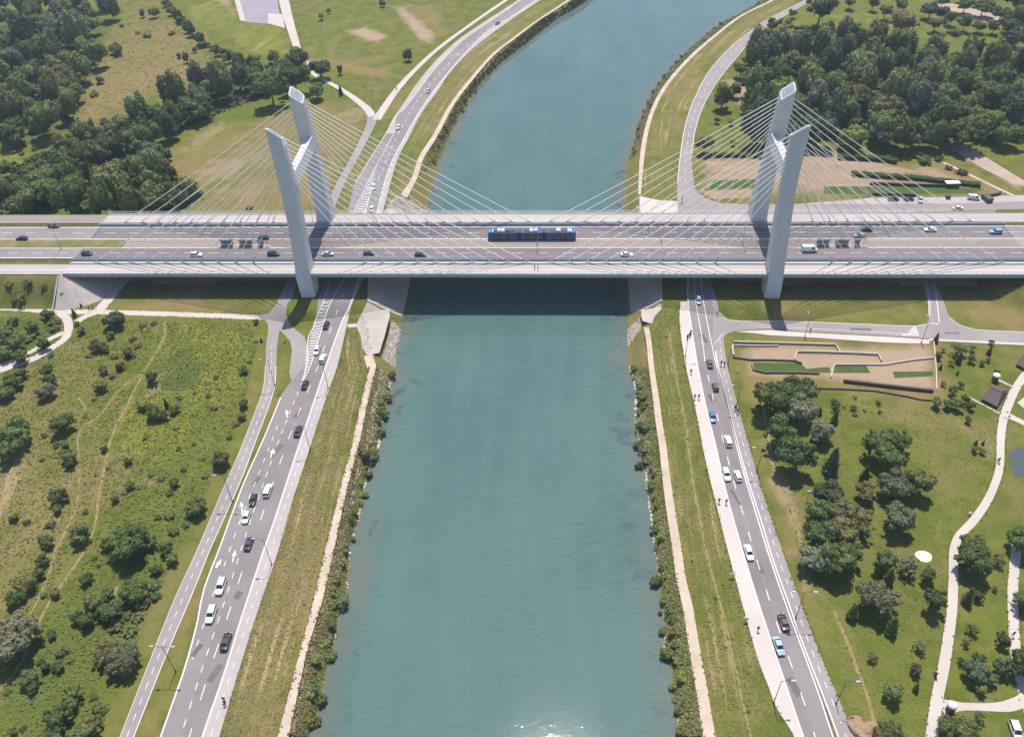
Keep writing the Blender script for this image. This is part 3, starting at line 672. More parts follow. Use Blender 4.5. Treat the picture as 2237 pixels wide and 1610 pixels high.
mk.line([(606,930),(585,985),(552,1068),(520,1150),(490,1235),(465,1300),(440,1380),(420,1440)], .17, .046, dash=(1.5,2.4))
for a, b in zip([(727,660),(679,765)], [(700,700),(664,820)]): pass
for i in range(26):     # chevron hatching
    t = i/25
    a = np.array(un(np.interp(t,[0,.35,.6,1],[706,680,669,664]), np.interp(t,[0,.35,.6,1],[662,728,760,826])))
    c = np.array(un(np.interp(t,[0,.35,.6,1],[722,700,690,664]), np.interp(t,[0,.35,.6,1],[662,722,762,828])))
    mid = (a+c)/2+np.array([0,-.55])*(1 if i > 11 else .3); wv = np.array([0,.36])
    if np.hypot(*(c-a)) > .5:
        mk.quad(a, mid, mid+wv, a+wv, .047); mk.quad(mid, c, c+wv, mid+wv, .047)
for i in range(20):     # hatching beyond the bridge
    t = i/19
    a = np.array(un(777+t*45, 462-t*100)); c = np.array(un(802+t*22, 462-t*100)); wv = np.array([0,.5])
    mk.quad(a, c+np.array([0,-1.0]), c+np.array([0,-.5]), a+wv, .048)
def dashes_on(a, b, wd, z, dash): 
    n = 40; L = resample(catmull(U(a)), n); Q = resample(catmull(U(b)), n); mk.line(((L+Q)/2).tolist(), wd, z, px=False, dash=dash)
dashes_on(BL[3:], BR[3:], .13, .066, (1.5,1.7)); dashes_on(bpL[2:], bpR[2:], .13, .076, (1.5,1.9))
dashes_on(LR_right[6:], LW_out[5:], .13, .156, (1.5,1.9))
mk.line(BL[4:], .1, .066); mk.line(BR[4:], .16, .066)
def arrow(px, py, qx, qy, wd=.28):
    a, b = np.array(un(px,py)), np.array(un(qx,qy)); d = (b-a)/np.linalg.norm(b-a); n_ = np.array([-d[1], d[0]]); s = b-d*1.5
    mk.quad(a-n_*wd/2, a+n_*wd/2, s+n_*wd/2, s-n_*wd/2, .049); mk.quad(s-n_*.55, b-n_*.04, b+n_*.04, s+n_*.55, .049)
arrow(508,1228,514,1202); arrow(472,1240,484,1221,.5); arrow(530,1127,527,1096); arrow(591,1000,597,980); arrow(628,912,626,895)
mk.line([(1503,605),(1503,660),(1511,718),(1524,800)]+RRl[7:], .26, .146)
mk.line(RRr[7:], .26, .166); mk.line([(1530,605),(1537,660),(1547,715),(1557,762),(1565,800)], .22, .046)
mk.line([(1516,605),(1520,660),(1533,735),(1540,790)], .2, .046)
mk.line([(1546,820),(1560,880),(1578,955),(1597,1030),(1618,1105),(1643,1190),(1668,1270),(1690,1340),(1712,1405),(1735,1470),(1760,1545),(1780,1607),(1800,1665)], .2, .046, dash=(2.7,5.0))
mk.line([(p[0]+.6, p[1]) for p in medR], .22, .168)
mk.line([(1571,683),(1586,698),(1616,702),(1712,702),(1855,707),(2003,713),(2025,708)], .2, .04)
mk.line([(2028,650),(2030,695)], .18, .04); mk.line([(2040,610),(2047,660),(2052,705)], .22, .04); mk.line([(2020,610),(2032,660),(2030,695)], .14, .04)
mk.line([(2028,706.5),(2052,708)], .5, .04, dash=(.6,.4)); mk.line([(2073,693),(2090,707),(2126,720),(2237,725.5)], .18, .04)
mk.line([(1721,716),(1850,722),(1990,730)], .14, .04)
for i, (xa, xb, y) in enumerate(((1994,2001,715),(1991,2003,719),(1987,2005,723),(1984,2006,727),(1970,2007,731.5))): mk.line([(xa,y),(xb,y)], .45, .041)
mk.line([(1562,752),(1569,738),(1580,728)], .16, .072)
mk.line(frL[1:], .22, .044); mk.line(frR[2:], .22, .044)
dashes_on(frL[1:], frR[1:], .13, .044, (3,5))
mk.build('road_marking', M['white_paint'])
# resurfaced lanes and repairs: strips of a newer, darker wearing course
wear = Marks(); ra, rb = resample(catmull(U(LR_right[4:])), 60), resample(catmull(U([(720,662),(690,738),(655,835),(600,975),(556,1090),(505,1245),(459,1390),(405,1560),(375,1660)])), 60)
for i in range(59): wear.quad(ra[i]*.985+rb[i]*.015, ra[i+1]*.985+rb[i+1]*.015, ra[i+1]*.12+rb[i+1]*.88, ra[i]*.12+rb[i]*.88, .036)
ra, rb = resample(catmull(U(RRl[6:])), 60), resample(catmull(U(RRr[7:])), 60)
for i in range(59):
    wear.quad(ra[i]*.93+rb[i]*.07, ra[i+1]*.93+rb[i+1]*.07, ra[i+1]*.58+rb[i+1]*.42, ra[i]*.58+rb[i]*.42, .036)
    if i < 40: wear.quad(ra[i]*.44+rb[i]*.56, ra[i+1]*.44+rb[i+1]*.56, ra[i+1]*.1+rb[i+1]*.9, ra[i]*.1+rb[i]*.9, .036)
wear.build('road_surface', surf('wearing_course', (.165,.148,.155), (.215,.195,.20), .5, .85, 5, .3, patch=(.135,.122,.128)))
wq = random.Random(5); rp_ = Marks()
for (x, y, l) in ((560,1050,3),(604,985,5),(470,1470,4),(520,1300,2),(650,905,3),(1555,870,3),(1606,1085,5),(1660,1240,3),(1735,1500,4),(1538,740,4),(1880,720,6),(2080,728,4),(430,1420,3)):
    a = np.array(un(x, y)); w2, l2 = wq.uniform(.6,1.5), l; d = np.array([(-.35 if x < 1000 else .3), -1.]); d = -d/np.linalg.norm(d) if x < 1700 or x < 1800 else np.array([1,0]); n_ = np.array([-d[1], d[0]])
    rp_.quad(a-d*l2/2-n_*w2/2, a+d*l2/2-n_*w2/2, a+d*l2/2+n_*w2/2, a-d*l2/2+n_*w2/2, .039)
rp_.build('road_patch', surf('asphalt_repair', (.115,.105,.11), (.15,.138,.142), .8, .9, 5, .2))

# ------------------------------------------------------------------ the cable-stayed bridge
DZ = 7.2
bridge = empty('cable_stayed_bridge', (0,0,0))
tag(bridge, 'white concrete cable-stayed road bridge with two twin-leg pylons spanning the blue-green river', 'bridge')
X0, X1 = -150.0, 152.0
def deck_part(name, mat, boxes, parent, bev=0):
    bm = bmesh.new()
    for bx in boxes: box(bm, *bx)
    return from_bm(name, bm, mat, parent)
bm = bmesh.new()      # girder: slab with tapering soffit, cross beams beneath
prof = [(-18.4,DZ-.05),(-18.4,DZ-.75),(-15,DZ-1.15),(-12.5,DZ-1.9),(12.5,DZ-1.9),(15,DZ-1.15),(18.4,DZ-.75),(18.4,DZ-.05)]
ends = []
for x in (X0, X1): ends.append([bm.verts.new((x,y,z)) for y, z in prof])
for i in range(len(prof)): bm.faces.new((ends[0][i], ends[0][(i+1)%8], ends[1][(i+1)%8], ends[1][i]))
bm.faces.new(ends[0][::-1]); bm.faces.new(ends[1]); bmesh.ops.recalc_face_normals(bm, faces=bm.faces)
deck = from_bm('deck', bm, M['concrete'], bridge)
deck_part('walkway', M['deck_walk'], [(X0,X1,-18.2,-12.9,DZ-.03,DZ+.14),(X0,X1,12.3,18.2,DZ-.03,DZ+.14)], deck)
deck_part('carriageway', M['asphalt_dark'], [(X0-.0,X1,-9.6,-3.05,DZ-.03,DZ+.03),(X0,X1,2.1,10.2,DZ-.03,DZ+.03)], deck)
deck_part('tram_track', M['track_bed'], [(X0+13,X1,-2.95,2.05,DZ-.03,DZ+.05)], deck)
deck_part('tram_rail', M['rail'], [(X0+13,X1,y-.09,y+.09,DZ+.05,DZ+.10) for y in (-2.35,-.95,.35,1.75)], deck)
deck_part('cable_zone', M['deck_walk'], [(X0,X1,-12.9,-9.6,DZ-.05,DZ+.06),(X0,X1,10.2,12.3,DZ-.05,DZ+.06)], deck)
lines = [(X0,X1,-9.35,-8.9,DZ+.03,DZ+.04),(X0,X1,-3.3,-2.98,DZ+.05,DZ+.07),(X0,X1,2.02,2.4,DZ+.05,DZ+.07),(X0,X1,9.55,9.85,DZ+.03,DZ+.04),(X0,X1,-15.95,-15.75,DZ+.14,DZ+.15)]
x = X0+2
while x < X1-4: lines += [(x,x+3.6,-6.28,-6.12,DZ+.03,DZ+.04),(x+1.5,x+5.1,6.05,6.22,DZ+.03,DZ+.04)]; x += 8.2
deck_part('lane_marking', M['white_paint'], lines, deck)
gb = []; x = X0
while x < X1: gb += [(x,x+.14,-10.75,-10.35,DZ+.06,DZ+.8)]; x += 2.4
deck_part('barrier', M['blue_steel'], gb+[(X0,X1,-10.35,-10.1,DZ+.06,DZ+.85),(X0,X1,-11.0,-10.75,DZ+.06,DZ+.7)], deck)
xj = [(x_-.14,x_+.14,y0_,y1_,DZ+.03,DZ+.052) for x_ in (X0+.6,-113,-72.5,-36,0,36,72.5,113,X1-.6) for y0_, y1_ in ((-9.6,-3.05),(2.1,10.2))]
for b_ in xj: deck_part('expansion_joint', M['dark_steel'], [b_], deck)
M['tyre_wear'] = surf('tyre_worn_asphalt', (.135,.118,.125), (.165,.146,.152), .5, .82, 5, .3, patch=(.115,.10,.106), stretch=(.15,1,1))
deck_part('tyre_wear', M['tyre_wear'], [(X0,X1,yc-.34,yc+.34,DZ+.02,DZ+.036) for yc in (-8.6,-7.0,-5.3,-3.8,3.2,4.9,7.1,8.7)], deck)
deck_part('drain', M['dark_steel'], [(x_,x_+.9,yy,yy+.35,DZ+.02,DZ+.056) for x_ in np.arange(X0+6, X1-4, 12.0) for yy in (-9.56, 9.86)], deck)
deck_part('barrier', M['grey_steel'], [(X0,X1,10.45,10.75,DZ+.06,DZ+.9)], deck)
deck_part('edge_beam', M['concrete'], [(X0,X1,-18.45,-18.1,DZ-.3,DZ+.32),(X0,X1,18.1,18.45,DZ-.3,DZ+.32),(X0,X1,-12.95,-12.6,DZ+.06,DZ+.55),(X0,X1,12.0,12.3,DZ+.06,DZ+.55)], deck)
deck_part('fascia', M['grey_steel'], [(X0,X1,-18.47,-18.41,DZ-1.05,DZ-.3),(X0,X1,18.41,18.47,DZ-1.05,DZ-.3)], deck)
rl = []; x = X0
while x < X1: rl += [(x,x+.07,ys-.03,ys+.03,DZ+.32,DZ+1.2) for ys in (-18.27,18.27)]; x += 2.0
for ys in (-18.27,18.27): rl += [(X0,X1,ys-.045,ys+.045,DZ+1.2,DZ+1.27),(X0,X1,ys-.02,ys+.02,DZ+.72,DZ+.76)]
deck_part('railing', M['white_steel'], rl, deck)
# pylons: two leaning legs with slant-cut tops, and a high cross beam
TOPS = {}
def leg_mesh(sx, sy):
    # z, x outer, x inner (river side), y outer, y inner    |  sx: bank side (-1 left), sy: -1 front
    T = [(-.3,74.7,70.1,20.7,15.4),(2.4,75.3,70.0,20.5,13.4),(5.2,75.7,70.1,20.1,11.9),(6.6,75.75,70.2,19.8,11.9),(9.2,75.7,70.4,19.3,13.0),(14,75.6,70.6,18.8,13.0),(24,75.6,71.0,17.8,12.6),(36,75.8,71.5,16.6,12.0),(48,76.1,72.0,15.5,11.4),(51,76.2,72.15,15.2,11.3)]
    # the legs bow slightly: plan positions of the outer and river-side edges, level by level
    if sy < 0:
        XO, XI = ([74.75,75.1,75.4,75.5,75.4,75.2,75.0,75.3,76.0,76.25], [70.2,70.5,70.8,70.9,71.0,71.05,70.95,70.95,72.0,72.4]) if sx < 0 else ([74.4,74.5,74.5,74.5,74.4,74.2,73.8,73.4,73.9,74.0], [69.7,69.8,70.0,70.05,69.95,69.8,69.6,69.5,69.6,69.6])
        T = [(t[0], XO[i], XI[i], t[3], t[4]) for i, t in enumerate(T)]
    bm = bmesh.new(); rings = []
    c = .55
    def ring(xo, xi, yo, yi, zf):
        pts = [(xo,yo-c),(xo-c*.6,yo),(xi+.9,yo),(xi,yo-c*1.1),(xi,yi+.3),(xi+.3,yi),(xo-.3,yi),(xo,yi+.3)]
        return [bm.verts.new((sx*a, sy*b, zf(a,b))) for a, b in pts]
    for z, xo, xi, yo, yi in T[:-1]: rings.append(ring(xo, xi, yo, yi, lambda a, b, z=z: z))
    z, xo, xi, yo, yi = T[-1]
    rings.append(ring(xo, xi, yo, yi, lambda a, b: 50.9+(a-xi)/(xo-xi)*2.9-(yo-b)*(.46 if sy < 0 else .36)))
    TOPS[sx, sy] = [v.co.copy() for v in rings[-1]]
    for A, B in zip(rings[:-1], rings[1:]):
        for i in range(8): bm.faces.new((A[i], A[(i+1)%8], B[(i+1)%8], B[i]))
    bm.faces.new(rings[0][::-1]); bm.faces.new(rings[-1])
    bmesh.ops.recalc_face_normals(bm, faces=bm.faces)
    return bm
def ylean(z): return 16.35-(z-9.2)/(51-9.2)*3.1      # leg axis |y| at height z
for sx in (-1, 1):
    py = empty('pylon'); py.parent = bridge
    for sy in (-1, 1):
        lg = from_bm('pylon_leg', leg_mesh(sx, sy), M['pylon'], py)
        tp = TOPS[sx, sy]; cc = sum(tp, Vector())/len(tp); bm = bmesh.new()       # recessed grey cover inside the pale rim of the slanted top
        fc = bm.faces.new([bm.verts.new(cc+(p-cc)*.78+Vector((0,0,.04))) for p in tp]); fc.normal_update()
        if fc.normal.z < 0: fc.normal_flip()
        e_ = bmesh.ops.extrude_face_region(bm, geom=[fc])
        for q in e_['geom']:
            if isinstance(q, bmesh.types.BMVert): q.co.z += .08
        for t in (-.45, 0, .45): tube(bm, cc+(tp[0]-cc)*.7*abs(t)+Vector((t*1.6,.6,.1)), cc+Vector((t*1.6,-.6,.9)), .05, n=5)
        from_bm('top_cover', bm, M['grey_steel'], lg)
    bm = bmesh.new(); zt = 38.6
    pr_ = [(73.5,zt),(71.4,zt),(70.9,zt-3.8),(73.8,zt-3.8)]
    e = [[bm.verts.new((sx*a, y, z)) for a, z in pr_] for y in (-12.4, 12.4)]
    for i in range(4): bm.faces.new((e[0][i], e[0][(i+1)%4], e[1][(i+1)%4], e[1][i]))
    bm.faces.new(e[0]); bm.faces.new(e[1][::-1]); bmesh.ops.recalc_face_normals(bm, faces=bm.faces)
    from_bm('cross_beam', bm, M['pylon'], py)
    for sy in (-1, 1):
        for sd_ in (-1, 1):
            for i in range(10):
                ax = sx*72.6+sd_*(18.1+5.72*i); ay = sy*12.35
                pz = 36.6+1.46*i; pyy = sy*(ylean(pz)-.3); pxx = sx*((75.3+.06*i if sd_ == sx else 71.1+.09*i) if sy > 0 or sx < 0 else (73.4+.04*i if sd_ == sx else 69.65))
                a, b = Vector((ax, ay, DZ+.5)), Vector((pxx, pyy, pz)); dv = (b-a).normalized()
                bm = bmesh.new(); n_ = 10; sag = .25+.03*i
                pts = [a.lerp(b, t/n_)-Vector((0,0,sag*math.sin(math.pi*t/n_))) for t in range(n_+1)]
                for q0, q1 in zip(pts[:-1], pts[1:]): tube(bm, q0, q1, .128, n=6, caps=False)
                cb = from_bm('cable', bm, M['cable'], bridge, smooth=True)
                bm = bmesh.new(); tube(bm, a-dv*.7, a+dv*2.6, .24, .2, n=8)
                bb = Vector((ax, ay, DZ+.1)); box(bm, ax-.5, ax+.5, ay-.28, ay+.28, DZ+.08, DZ+.75, .08)
                from_bm('anchor_socket', bm, M['grey_steel'] if sy < 0 else M['white_steel'], cb)
# abutments and stone cones
for sx in (-1, 1):
    xa = X0 if sx < 0 else X1
    bm = bmesh.new(); box(bm, xa-1.2, xa+1.2, -18.3, 18.3, 1.0, DZ-1.9)
    from_bm('abutment_wall', bm, M['concrete'], bridge)
for sx in (-1, 1):
    bm = bmesh.new(); n = 22; xa = (X0-1.0) if sx < 0 else X1+1.0
    rows = []
    for i in range(n+1):
        t = i/n*math.pi/2; cxx, cyy = xa-sx*0, -18.6
        a = Vector((xa+sx*(-1)*(.4*math.sin(t)), -18.4-.4*math.cos(t), 7.15)); 
        rr = (9.4, 13.6); b = Vector((xa-sx*rr[1]*math.sin(t), -18.4-rr[0]*math.cos(t), .06))
        rows.append([bm.verts.new(a.lerp(b, k/6)+Vector((0,0,.04*math.sin(k)))) for k in range(7)])
    t2 = [bm.verts.new((xa-sx*13.6, 18.4, .06)), bm.verts.new((xa-sx*.4, 18.4, 7.15))]
    for r0, r1 in zip(rows[:-1], rows[1:]):
        for k in range(6): bm.faces.new((r0[k], r0[k+1], r1[k+1], r1[k]))
    bm.faces.new((rows[-1][0], rows[-1][6], t2[0], t2[1]))
    bmesh.ops.recalc_face_normals(bm, faces=bm.faces)
    if sum(q.normal.z*q.calc_area() for q in bm.faces) < 0: bmesh.ops.reverse_faces(bm, faces=bm.faces)
    o = from_bm('slope_paving', bm, M['stone'])
    tag(o, 'cone of grey stone paving under the %s end of the bridge deck' % ('left' if sx < 0 else 'right'), 'slope paving', 'stone paving at the bridge ends')
    bm = bmesh.new(); tube(bm, (xa+sx*.3, -18.9, 7.1), (xa+sx*.6, -28, .1), .22, n=5); from_bm('edge_kerb', bm, M['concrete'], o)
# revetment under and beside the deck
for (lo, la) in (([(890,426),(866,440),(840,470),(826,500),(812,600),(806,655)], 0),):
    pass
def slope_sheet(name, topline, waterline, mat, n=24, lift=.4):
    T = resample(U(topline), n); W = resample(U(waterline, WATER), n); v = []; f = []
    for a, b in zip(T, W):
        for k in range(5):
            t = k/4; v.append((a[0]*(1-t)+b[0]*t, a[1]*(1-t)+b[1]*t, (WATER-.4)*t+lift))
    for i in range(n-1):
        for k in range(4): f.append((i*5+k, i*5+k+1, i*5+k+6, i*5+k+5))
    o = from_py(name, v, f, mat); bm = bmesh.new(); bm.from_mesh(o.data); bmesh.ops.recalc_face_normals(bm, faces=bm.faces)
    if sum(q.normal.z for q in bm.faces) < 0: bmesh.ops.reverse_faces(bm, faces=bm.faces)
    bm.to_mesh(o.data); return structure(o)
slope_sheet('embankment', [(846,458),(832,476),(812,560),(804,612),(803,660)], [(934,452),(929,476),(908,560),(898,606),(880,693)], M['slab'])
slope_sheet('embankment', [(1396,452),(1415,520),(1446,600),(1447,660)], [(1366,452),(1366,520),(1367,600),(1372,693)], M['slab'])
bm = bmesh.new(); n = 0   # concrete strip beside the carriageway in the shade of the deck
# approach roads on the embankments
def strip(name, x0, x1, y0, y1, z, mat, th=.3):
    bm = bmesh.new(); box(bm, x0, x1, y0, y1, z-th, z); return structure(from_bm(name, bm, mat))
for sx in (-1, 1):
    a, b = (-420, X0) if sx < 0 else (X1, 420)
    strip('road', a, b, -9.6, -3.05, DZ+.03, M['asphalt']); strip('road', a, b, 2.1, 10.2, DZ+.03, M['asphalt'])
    strip('path', a, b, -18.3, -12.7, DZ-.1, M['pavement']); strip('path', a, b, 12.6, 18.3, DZ-.1, M['pavement'] if sx > 0 else surf('brown_path', (.22,.19,.17), (.26,.225,.20), .6, .9, 4, .2))
    if sx < 0: strip('verge', a, b+13, -2.9, 1.95, DZ+.12, surf('median_grass', (.12,.12,.035), (.22,.18,.085), 1.5, .95, 2, .1, patch=(.30,.23,.13), bmp=.5))
    else: strip('tram_bed', a, b, -2.95, 2.05, DZ+.05, M['track_bed'])
    vg = surf('verge_grass', (.09,.10,.03), (.15,.14,.05), 1.5, .95, 2, .1, bmp=.5)
    strip('verge', a, b, -12.7, -9.6, DZ-.05, vg); strip('verge', a, b, 10.2, 12.6, DZ-.05, vg)
    mk = Marks(); z = DZ+.045
    for y, wd in ((-9.15,.4),(-3.2,.3),(2.25,.3),(9.7,.3)): mk.line([(a,y),(b,y)], wd, z, px=False)
    mk.line([(a,-6.2),(b,-6.2)], .17, z, px=False, dash=(3.6,4.6)); mk.line([(a,6.1),(b,6.1)], .17, z, px=False, dash=(3.6,4.6))
    mk.line([(a,-15.8),(b,-15.8)], .2, DZ-.09, px=False)
    mk.build('road_marking', M['white_paint'])
    for yy, lab in ((-10.6,'front'), (11.2,'rear')):
        bm = bmesh.new(); x = a
        box(bm, a, b, yy-.06, yy+.06, DZ+.45, DZ+.78)
        o = from_bm('guard_rail', bm, M['dark_steel'] if sx < 0 else M['grey_steel'])
        tag(o, 'long steel guard rail on the %s verge of the %s approach road' % (lab, 'left' if sx < 0 else 'right'), 'guard rail', 'guard rails along the approach roads')
        bm = bmesh.new()
        while x < b: box(bm, x, x+.1, yy-.16, yy-.07, DZ-.1, DZ+.7); x += 3
        from_bm('posts', bm, M['dark_steel'], o)

# ------------------------------------------------------------------ vehicles
def loft(bm, rings, close=True, cap=True):
    V = [[bm.verts.new(p) for p in r] for r in rings]; n = len(V[0])
    for a, b in zip(V[:-1], V[1:]):
        for i in range(n if close else n-1): bm.faces.new((a[i], a[(i+1)%n], b[(i+1)%n], b[i]))
    if cap: bm.faces.new(V[0][::-1]); bm.faces.new(V[-1])
    bmesh.ops.recalc_face_normals(bm, faces=bm.faces)
KINDS = {   # stations (x, half width, low, belt); greenhouse (x rear base, x rear roof, x front roof, x front base, roof z, base half, roof half)
 'hatch': ([(-2.05,.70,.42,.80),(-1.98,.84,.28,.96),(-1.2,.89,.22,.98),(.75,.89,.22,.96),(1.25,.88,.22,.93),(1.85,.82,.26,.80),(2.08,.66,.36,.66)], (-1.93,-1.5,.25,1.05,1.50,.80,.60)),
 'saloon': ([(-2.25,.70,.42,.84),(-2.15,.85,.28,.95),(-1.3,.90,.22,.98),(.75,.90,.22,.95),(1.35,.89,.22,.92),(2.05,.83,.26,.78),(2.28,.66,.36,.64)], (-1.65,-.95,.3,1.1,1.44,.82,.60)),
 'estate': ([(-2.25,.74,.42,.86),(-2.18,.88,.28,1.02),(-1.3,.93,.24,1.05),(.75,.93,.24,1.03),(1.3,.92,.24,1.0),(2.05,.86,.28,.88),(2.28,.70,.38,.72)], (-2.15,-1.85,.25,1.02,1.66,.85,.68)),
 'van': ([(-2.85,.90,.40,1.30),(-2.8,.98,.30,1.40),(-1.0,1.0,.28,1.40),(1.4,1.0,.28,1.36),(2.1,.98,.28,1.18),(2.7,.90,.32,1.0),(2.9,.74,.42,.8)], (-2.84,-2.8,1.35,2.15,2.42,.97,.86)),
}
def car_proto(kind):
    st, g = KINDS[kind]; root = empty('car' if kind != 'van' else 'van', (0,0,-200)); ch = []
    bm = bmesh.new()
    loft(bm, [[(x,-w*.9,zl),(x,-w,zl+(zb-zl)*.45),(x,-w*.93,zb),(x,-w*.5,zb+.035),(x,w*.5,zb+.035),(x,w*.93,zb),(x,w,zl+(zb-zl)*.45),(x,w*.9,zl)] for x, w, zl, zb in st])
    body = from_bm('body', bm, M['paint'], root)
    xa, xb, xc, xd, zr, wb, wr = g; zb = st[3][3]-.02
    bm = bmesh.new()
    loft(bm, [[(xa,-wb,zb),(xd,-wb,zb),(xd,wb,zb),(xa,wb,zb)],[(xb,-wr,zr-.04),(xc,-wr,zr-.04),(xc,wr,zr-.04),(xb,wr,zr-.04)]])
    from_bm('window', bm, M['glass'], root)
    bm = bmesh.new(); box(bm, xb-.06, xc+.04, -wr-.03, wr+.03, zr-.06, zr+.03, .04)
    for sy in (-1, 1):
        for p0, p1 in (((xa,wb,zb),(xb,wr,zr-.03)),((xd,wb,zb),(xc,wr,zr-.03)),(((xa+xd)/2-.2,wb,zb),((xb+xc)/2-.15,wr,zr-.03))):
            tube(bm, (p0[0], sy*p0[1], p0[2]), (p1[0], sy*p1[1], p1[2]), .05, n=4)
    if kind == 'van': box(bm, xa+.05, .55, -wb-.012, wb+.012, zb-.05, zr-.1, .03)
    from_bm('roof', bm, M['paint'], root)
    L = st[-1][0]; wl = st[2][1]
    for sx in (-.62, .62):
        for sy in (-1, 1):
            bm = bmesh.new(); tube(bm, (sx*L, sy*(wl-.2), .32), (sx*L, sy*(wl+.015), .32), .32, n=12)
            wh = from_bm('wheel', bm, M['tyre'], root)
    for sy in (-1, 1):
        bm = bmesh.new(); x, w_, zl, z_b = st[-2]; box(bm, x-.12, L-.04, sy*w_*.62-.15, sy*w_*.62+.15, z_b-.16, z_b+.015, .03); from_bm('headlight', bm, M['lamp_glass'], root)
        bm = bmesh.new(); x, w_, zl, z_b = st[0]; box(bm, x-.02, x+.1, sy*w_*.85-.1, sy*w_*.85+.1, z_b-.22, z_b-.03, .02); from_bm('tail_light', bm, M['tail'], root)
        bm = bmesh.new(); box(bm, xd-.35, xd-.2, sy*(wb+.12)-.09, sy*(wb+.12)+.09, zb+.02, zb+.17, .03); from_bm('mirror', bm, M['paint'], root)
    return root
PROTO = {k: car_proto(k) for k in KINDS}
def set_color(o, c):
    o.color = (*c, 1)
    for ch in o.children: set_color(ch, c)
used_proto = set()
C_ = {'white': (.72,.72,.74), 'silver': (.42,.44,.47), 'black': (.012,.012,.015), 'navy': (.012,.022,.07), 'grey': (.07,.075,.085), 'blue': (.05,.12,.28), 'paleblue': (.22,.36,.48), 'teal': (.02,.06,.075), 'brown': (.075,.05,.035)}
def car(kind, col, px, py, qx, qy, label, group=None, z=.035, plane=0., cat=None, s=1.0, roofcol=None):
    """(px,py) ground point under the middle; (qx,qy) a point ahead of the bonnet"""
    src = PROTO[kind]
    o = src if kind not in used_proto else copy_tree(src)
    used_proto.add(kind)
    a = np.array(un(px, py, plane)); b = np.array(un(qx, qy, plane)); h = math.atan2(*(b-a)[::-1])
    o.location = (a[0], a[1], plane+z); o.rotation_euler = (0,0,h); s *= .85; o.scale = (s,s,s)
    set_color(o, C_[col])
    tag(o, label, cat or ('van' if kind == 'van' else 'car'), group)
    return o
gb_ = 'cars crossing the bridge'; gl = 'cars on the left riverside road'; gr = 'cars on the right riverside road'
D = DZ
def bcar(kind, col, x, y, dirx, label, cat=None, s=1.0): return car(kind, col, x, y, x+dirx*40, y-dirx*.0, label, gb_, .04, D, cat, s)
bcar('hatch','navy',191,557,1,'navy hatchback in the near lanes entering the bridge at its left end')
bcar('estate','white',430,560,1,'white estate car in the near lanes left of the left pylon')
bcar('estate','navy',598,558,1,'navy people carrier just left of the near leg of the left pylon')
bcar('saloon','silver',717,558,1,'silver saloon just right of the near leg of the left pylon')
bcar('hatch','grey',806,556,1,'dark grey hatchback between the silver saloon and a black car on the bridge')
bcar('hatch','black',918,560,1,'black car in the near lanes left of the blue tram')
bcar('saloon','white',1369,559,1,'white saloon in the near lanes between the blue tram and the right pylon')
bcar('van','white',1767,549,1,'white panel van beside the right tram stop')
bcar('saloon','navy',49,524,-1,'dark navy saloon alone in the far lanes at the left edge')
bcar('saloon','teal',576,522,-1,'dark teal saloon beside the left tram stop in the far lanes')
bcar('hatch','black',1893,504,-1,'black hatchback in the outer far lane near the right tram stop')
bcar('hatch','paleblue',1877,518,-1,'pale blue hatchback in the inner far lane behind the right tram stop')
bcar('saloon','white',2031,505,-1,'white saloon in the far lanes under the right end cables')
bcar('estate','paleblue',2174,510,-1,'pale blue estate car in the far lanes at the right edge')
car('estate','brown',119,497,160,496,'brown car on the service path behind the left approach road', None, .0, DZ-.1)
def lcar(kind, col, x, y, up, label, s=1.0):
    L = np.array(LR_right, float); i = np.clip(np.searchsorted(L[:,1], y), 1, len(L)-1); d = (L[i]-L[i-1]); d /= np.linalg.norm(d)
    if up: d = -d
    return car(kind, col, x, y, x+d[0]*40, y+d[1]*40, label, gl, .035, 0, None, s)
lcar('saloon','navy',713,713,1,'navy saloon beside the white chevrons just in front of the bridge')
lcar('hatch','white',693,769,0,'white hatchback hugging the lower end of the white chevrons')
lcar('estate','white',706,787,1,'white estate car just right of the white hatchback by the chevrons')
lcar('saloon','black',667,843,1,'black saloon at the tip of the white chevrons')
lcar('saloon','black',652,945,1,'black saloon near the lamp post halfway down the left road', 1.03)
lcar('estate','white',586,1075,1,'white estate car beside a black one abreast on the left road', 1.05)
lcar('hatch','black',554,1095,0,'black hatchback between two white cars on the left road')
lcar('hatch','white',539,1133,0,'white hatchback directly behind the black hatchback on the left road')
lcar('saloon','navy',545,1190,1,'navy saloon between the lane arrows on the left road', 1.0)
lcar('estate','white',484,1284,0,'white estate car ahead of a second white one near the left turn arrow', 1.08)
lcar('estate','white',463,1345,0,'white estate car lowest in the left road just above a black saloon', 1.08)
lcar('saloon','black',495,1404,1,'glossy black saloon nearest the bottom of the left road', 1.08)
car('saloon','grey',1087,54,1060,72,'small dark car farthest up the left road beyond the bridge', gl)
car('hatch','silver',935,202,925,216,'silver car on the bend of the left road beyond the bridge', gl)
car('hatch','white',870,281,864,296,'white car on the left road where its pale shoulder ends', gl)
car('hatch','white',817,412,813,425,'white car beside the hatched lane beyond the bridge, nearer of two seen through cables', gl)
car('saloon','white',812,460,810,472,'white car on the left road about to pass under the far edge of the deck', gl)
def rcar(kind, col, x, y, up, label, s=1.0):
    L = np.array(RRr, float); i = np.clip(np.searchsorted(L[:,1], y), 1, len(L)-1); d = (L[i]-L[i-1]); d /= np.linalg.norm(d)
    if up: d = -d
    return car(kind, col, x, y, x+d[0]*40, y+d[1]*40, label, gr, .035, 0, None, s)
rcar('hatch','paleblue',1526,660,0,'blue grey hatchback leaving the shade of the bridge on the right road')
rcar('saloon','grey',1550,797,1,'dark grey saloon beside the start of the narrow planted kerb')
rcar('hatch','grey',1562,848,1,'grey hatchback with pale roof behind the dark grey saloon on the right road')
